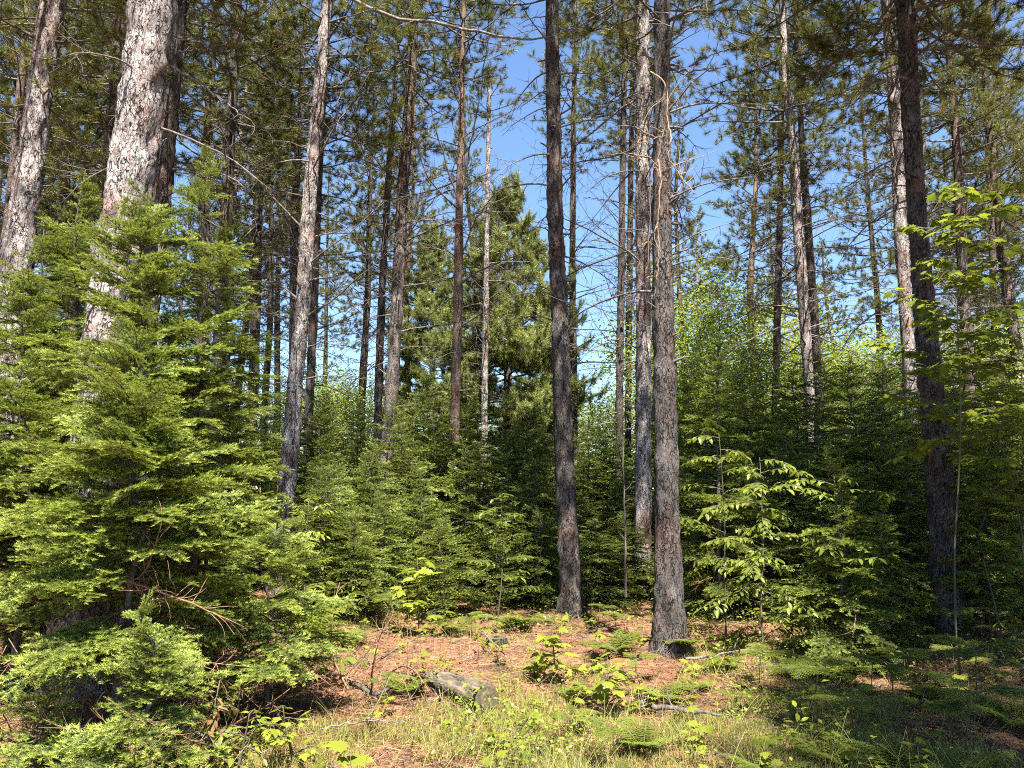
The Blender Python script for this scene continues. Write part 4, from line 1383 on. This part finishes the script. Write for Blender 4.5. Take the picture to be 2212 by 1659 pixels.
def build_stump():
    rng = np.random.default_rng(122)
    root = bpy.data.objects.new('tree_stump', None)
    COL.objects.link(root)
    root.location = ground_b(1073, 8.0)
    tag(root, 'low cut stump with a pale flat top behind the log', 'stump')
    g = Geo()
    sd = 18
    an = np.arange(sd) * 6.283 / sd
    lv = []
    for z, r in ((-.05, .15), (.02, .125), (.06, .11), (.10, .107)):
        rr = r * (1 + rng.normal(0, .04, sd))
        lv.append(np.stack([rr * np.cos(an), rr * np.sin(an), np.full(sd, z)], 1))
    V = np.concatenate(lv)
    j = np.arange(sd)
    k = (j + 1) % sd
    F = np.concatenate([np.stack([q * sd + j, q * sd + k, (q + 1) * sd + k, (q + 1) * sd + j], -1) for q in range(3)])
    g.add(V, f4=F)
    link('bark', g.mesh('bark', [M_BARK_DARK], True), root)
    e = Geo()
    e.add([[0, 0, .107]] + [list(p + np.array([0, 0, .003])) for p in lv[-1]], f3=[[0, 1 + q, 1 + (q + 1) % sd] for q in range(sd)], tint=[.1] + [.45] * sd)
    link('cut_top', e.mesh('cut_top', [M_CUT]), root)


build_stump()


def stick(label, pts, r, mat=M_DEAD, tint=.6, twigs=2, seed=1, name='fallen_branch', cat='branch'):
    """A branch lying or hanging through photo points (x, y, distance)."""
    rng = np.random.default_rng(seed)
    W = np.array([at(*p) for p in pts])
    W[:, 2] = np.maximum(W[:, 2], [gz(w[0], w[1]) + r * .8 for w in W])
    o0 = W[0].copy()
    W = W - o0
    n = 16
    u = np.linspace(0, len(W) - 1, n)
    C = np.stack([np.interp(u, np.arange(len(W)), W[:, a]) for a in range(3)], 1)
    C[1:-1] = (C[:-2] + 2 * C[1:-1] + C[2:]) / 4 + rng.normal(0, .006, (n - 2, 3))
    root = bpy.data.objects.new(name, None)
    COL.objects.link(root)
    root.location = o0
    tag(root, label, cat, 'fallen branches on the forest floor' if name == 'fallen_branch' else None)
    g = Geo()
    tube(g, C, np.linspace(r, r * .4, n), 7, 0, tint, wob=.05, rng=rng)
    link('limb', g.mesh('limb', [mat], True), root)
    for k in range(twigs):
        t = Geo()
        i = rng.integers(4, 14)
        w = curve_pts(C[i], unit(C[i] - C[i - 1]) * .6 + rng.normal(0, .5, 3) + np.array([0, 0, .25]), rng.uniform(.12, .4), 6, rng.normal(0, .6, 3), rng, .1)
        w[:, 2] = np.maximum(w[:, 2], -o0[2] + .01)
        tube(t, w, np.linspace(r * .4, .002, 6), 4, 0, tint, cap=False)
        link('twig', t.mesh('twig', [mat], True), root)
    return root


def gy(d):
    return 1053 + EYE * FPX / d


stick('thin dark branch lying diagonally across the brown needles left of the log', [(690, gy(6.5), 6.5), (787, gy(6.9) - 6, 6.9), (850, gy(7.4) - 8, 7.4), (907, gy(8.2) - 4, 8.2)], .010, tint=.3, seed=131)
stick('thick dark rotten branch lying left of the fern and the log', [(735, gy(6.6), 6.6), (780, gy(6.2), 6.2), (812, gy(5.95), 5.95), (850, gy(6.2), 6.2)], .024, tint=.25, seed=132)
stick('pale arched branch lying below the bright fir at the bottom left', [(205, 1588, 4.55), (275, 1578, 4.5), (345, 1568, 4.45), (405, 1572, 4.42), (440, 1590, 4.4), (470, 1612, 4.35)], .013, tint=.9, twigs=1, seed=133)
stick('slanting pale stick propped above the stump', [(1042, 1362, 7.9), (1062, 1385, 7.4), (1085, 1408, 7.0), (1110, 1435, 6.75)], .009, tint=.8, twigs=1, seed=134)
stick('fallen brown branch among needles right of the large shaded pine', [(2082, 1338, 9.0), (2140, 1328, 9.0), (2200, 1318, 9.0), (2260, 1308, 9.0)], .055, M_BARK_RED, .7, 2, 135)
stick('thin white dead branch leaning up at the right edge', [(2080, 1275, 8.6), (2110, 1308, 8.4), (2150, 1340, 8.0), (2215, 1380, 7.6)], .010, tint=1.0, seed=136)
stick('slim pale rod slanting down at the right edge beside the pale fir', [(2105, 1165, 8.9), (2130, 1195, 8.7), (2155, 1225, 8.5), (2180, 1262, 8.4)], .013, M_DEADPALE, .6, 3, 137)
stick('thin grey stick on the needles in front of the grassy patch', [(690, 1575, 4.95), (760, 1560, 5.05), (820, 1556, 5.1), (880, 1562, 5.05)], .006, tint=.9, twigs=2, seed=138)
stick('dark fallen branch half buried at the edge of the shade', [(1385, 1520, 5.7), (1440, 1530, 5.6), (1500, 1535, 5.55), (1560, 1545, 5.45)], .022, tint=.3, twigs=2, seed=139)
stick('broken stick pointing up beside the dark fallen branch', [(1385, 1530, 5.6), (1400, 1505, 5.65), (1415, 1478, 5.7)], .008, tint=.8, twigs=1, seed=140)
stick('grey branch lying in front of the rough grey pine', [(1480, gy(7.2), 7.2), (1560, gy(7.4), 7.4), (1640, gy(7.8), 7.8)], .015, tint=.7, twigs=3, seed=141)
stick('thin twig lying behind the low leafy sapling at the clearing edge', [(640, 1400, 7.6), (700, 1385, 7.8), (760, 1392, 7.7)], .008, tint=.6, twigs=3, seed=142)
# dead sapling stems and the broken limb
stick('bare crooked grey sapling stem beside the thick pale pine', [(322, 840, 6.0), (325, 770, 6.0), (329, 700, 6.0), (331, 640, 6.0), (338, 590, 6.0), (345, 540, 6.0), (352, 470, 6.05)], .022, M_DEAD, .95, 6, 143, 'dead_sapling', 'dead sapling')
stick('thin greenish bare stem standing just left of the twin pines', [(1352, 1290, 10.2), (1351, 1200, 10.2), (1350, 1100, 10.2), (1347, 1000, 10.2), (1345, 900, 10.2)], .016, M_DEAD, .8, 6, 144, 'dead_sapling', 'dead sapling')


def broken_limb():
    rng = np.random.default_rng(150)
    root = bpy.data.objects.new('broken_limb', None)
    COL.objects.link(root)
    o0 = at(1405, 150, 7.35)
    root.location = o0
    tag(root, 'pale broken limb hanging tangled between the twin pines', 'branch')
    for pts, r in (([(1405, 155, 7.4), (1430, 170, 7.3), (1443, 200, 7.3), (1440, 250, 7.3), (1430, 300, 7.3), (1422, 345, 7.3), (1408, 362, 7.3), (1404, 420, 7.3), (1402, 520, 7.32), (1398, 600, 7.35)], .009),
                   ([(1422, 345, 7.3), (1428, 390, 7.25), (1422, 450, 7.25), (1424, 520, 7.25), (1418, 600, 7.25), (1412, 650, 7.25)], .009),
                   ([(1440, 250, 7.3), (1450, 300, 7.2), (1442, 340, 7.2), (1470, 380, 7.2), (1500, 420, 7.15)], .009),
                   ([(1430, 300, 7.3), (1395, 290, 7.2), (1375, 310, 7.2), (1380, 340, 7.2), (1400, 350, 7.2)], .006)):
        g = Geo()
        W = np.array([at(*p) - o0 for p in pts])
        u = np.linspace(0, len(W) - 1, 30)
        C = np.stack([np.interp(u, np.arange(len(W)), W[:, a]) for a in range(3)], 1)
        C[1:-1] = (C[:-2] + 2 * C[1:-1] + C[2:]) / 4 + rng.normal(0, .005, (28, 3))
        tube(g, C, np.linspace(r, r * .35, 30), 7, 0, .7, wob=.06, rng=rng)
        for q in range(7):
            i = rng.integers(4, 28)
            w = curve_pts(C[i], rng.normal(0, 1, 3), rng.uniform(.15, .5), 8, rng.normal(0, 1.2, 3), rng, .15)
            tube(g, w, np.linspace(.005, .0025, 8), 4, 0, .75, cap=False)
        link('limb', g.mesh('limb', [M_DEADPALE], True), root)


broken_limb()

# ------------------------------------------------------------------ litter, grass and low growth


def patch(x, y, seed, f):
    r = np.random.default_rng(seed)
    v = np.zeros_like(x)
    for k in range(5):
        a = r.uniform(0, 6.28)
        w = f * r.uniform(.6, 1.8)
        v = v + np.sin((x * math.cos(a) + y * math.sin(a)) * w + r.uniform(0, 6.28))
    return v / 5


def field(rng, n, y0=3.6, y1=12.0):
    """Random ground points in a wedge ahead of the viewer, denser close by."""
    y = y0 * (y1 / y0) ** rng.random(n)
    x = rng.uniform(-.78, .80, n) * y
    return x, y


def build_litter():
    rng = np.random.default_rng(160)
    n = 130000
    x, y = field(rng, n)
    g = Geo()
    a = rng.uniform(0, 6.28, n)
    P = np.stack([x, y, gza(x, y) + rng.uniform(.0, .03, n)], 1)
    D = unit(np.stack([np.cos(a), np.sin(a), rng.normal(.05, .16, n)], 1))
    S = rand_perp(rng, D)
    t = np.clip(.42 + .35 * patch(x, y, 3, 3) + rng.normal(0, .30, n), 0, 1)
    blades(g, P, D, S, rng.uniform(.07, .17, n), .0042, 0, t)
    # short bits of twig
    m = 4200
    x, y = field(rng, m)
    for k in range(m):
        p = np.array([x[k], y[k], gz(x[k], y[k]) + rng.uniform(.0, .03)])
        az = rng.uniform(0, 6.28)
        w = curve_pts(p, (math.cos(az), math.sin(az), rng.normal(.05, .15)), rng.uniform(.08, .4), 4, rng.normal(0, .3, 3) * np.array([1, 1, .2]), rng, .08)
        tube(g, w, np.linspace(rng.choice([.0018, .003, .005]), .001, 4), 3, 1, rng.uniform(.2, .9), cap=False)
    m = 5000
    x, y = field(rng, m)
    a = rng.uniform(0, 6.28, m)
    leaves(g, np.stack([x, y, gza(x, y) + rng.uniform(.005, .035, m)], 1), np.stack([np.cos(a), np.sin(a), rng.normal(0, .25, m)], 1),
           unit(np.stack([rng.normal(0, .5, m), rng.normal(0, .5, m), np.ones(m)], 1)), rng.uniform(.02, .06, m), OVAL, 2, rng.random(m))
    o = link('needle_litter', g.mesh('needle_litter', [M_LITTER, M_DEAD, M_DRY]))
    tag(o, 'fallen reddish pine needles and twigs covering the ground', 'litter', None, 'stuff')


build_litter()


def build_grass():
    rng = np.random.default_rng(170)
    n = 190000
    x, y = field(rng, n, 3.6, 9.5)
    u = x / y
    q = patch(x, y, 9, 2.2) + .5 * patch(x, y, 19, 7) + .12
    near = np.clip((6.2 - y) / 1.6, -1, 1)
    right = np.clip((u - .10) / .25, 0, 1)
    centre = 1.25 * np.exp(-((u - .07) / .2) ** 2)
    keep = (q + near * .75 * np.maximum(centre, right * .7) + .25 * right - .35 * (u < -.12) * 1.0) > rng.normal(.30, .15, n)
    x, y, u = x[keep], y[keep], u[keep]
    n = len(x)
    g = Geo()
    a = rng.uniform(0, 6.28, n)
    P = np.stack([x, y, gza(x, y) - .005], 1)
    D = unit(np.stack([np.cos(a) * rng.uniform(.1, .9, n), np.sin(a) * rng.uniform(.1, .9, n), np.ones(n)], 1))
    S = rand_perp(rng, D)
    L = rng.uniform(.04, .13, n) * (1 + .6 * patch(x, y, 23, 5))
    t = np.clip(.5 + .35 * patch(x, y, 31, 4) + rng.normal(0, .22, n), 0, 1)
    blades(g, P, D, S, L, .0048, 0, t * .8, t)
    # taller wiry stalks
    m = 1800
    x, y = field(rng, m, 3.8, 8)
    for k in range(m):
        az = rng.uniform(0, 6.28)
        w = curve_pts((x[k], y[k], gz(x[k], y[k])), (math.cos(az) * .3, math.sin(az) * .3, 1), rng.uniform(.12, .38), 5, (math.cos(az) * .6, math.sin(az) * .6, -.3), rng, .06)
        tube(g, w, np.linspace(.0016, .0009, 5), 3, 0, rng.uniform(.1, .9), cap=False)
    o = link('grass', g.mesh('grass', [M_GRASS]))
    tag(o, 'thin yellow green grass and wiry stalks in the clearing', 'grass', None, 'stuff')


build_grass()


def build_low_growth():
    rng = np.random.default_rng(180)
    n = 60000
    x, y = field(rng, n, 3.7, 13)
    u = x / y
    q = patch(x, y, 41, 2.0) + .5 * patch(x, y, 43, 6)
    edge = np.clip((y - 8.0) / 1.5, -.3, 1)
    right = np.clip((u - .18) / .15, 0, 1)
    clear = np.exp(-((u - .12) / .16) ** 2) * np.clip((7.6 - y) / 1.5, 0, 1)
    keep = (q + edge * .8 + right * .65 + clear * .55) > rng.normal(.55, .15, n)
    x, y = x[keep], y[keep]
    n = len(x)
    g = Geo()
    a = rng.uniform(0, 6.28, n)
    h = rng.gamma(2, .05, n)
    P = np.stack([x, y, gza(x, y) + h], 1)
    D = np.stack([np.cos(a), np.sin(a), rng.normal(0, .35, n)], 1)
    N = unit(np.stack([rng.normal(0, .4, n), rng.normal(0, .4, n), np.ones(n)], 1))
    t = np.clip(.45 + .3 * patch(x, y, 47, 3) + rng.normal(0, .15, n), 0, 1)
    leaves(g, P, D, N, rng.uniform(.02, .05, n), KITE, 0, t)
    k = rng.random(n) < .35
    blades(g, P[k] * np.array([1, 1, 0]) + np.stack([0 * x[k], 0 * x[k], gza(x[k], y[k])], 1), np.broadcast_to(np.array([0, 0, 1.0]), (k.sum(), 3)), np.broadcast_to(np.array([1.0, 0, 0]), (k.sum(), 3)), h[k] + .01, .003, 1, .5)
    o = link('ground_cover', g.mesh('ground_cover', [M_BUSH, M_STEM]))
    tag(o, 'low leafy ground cover under the firs and in the shade', 'ground cover', None, 'stuff')


build_low_growth()

finish_labels()
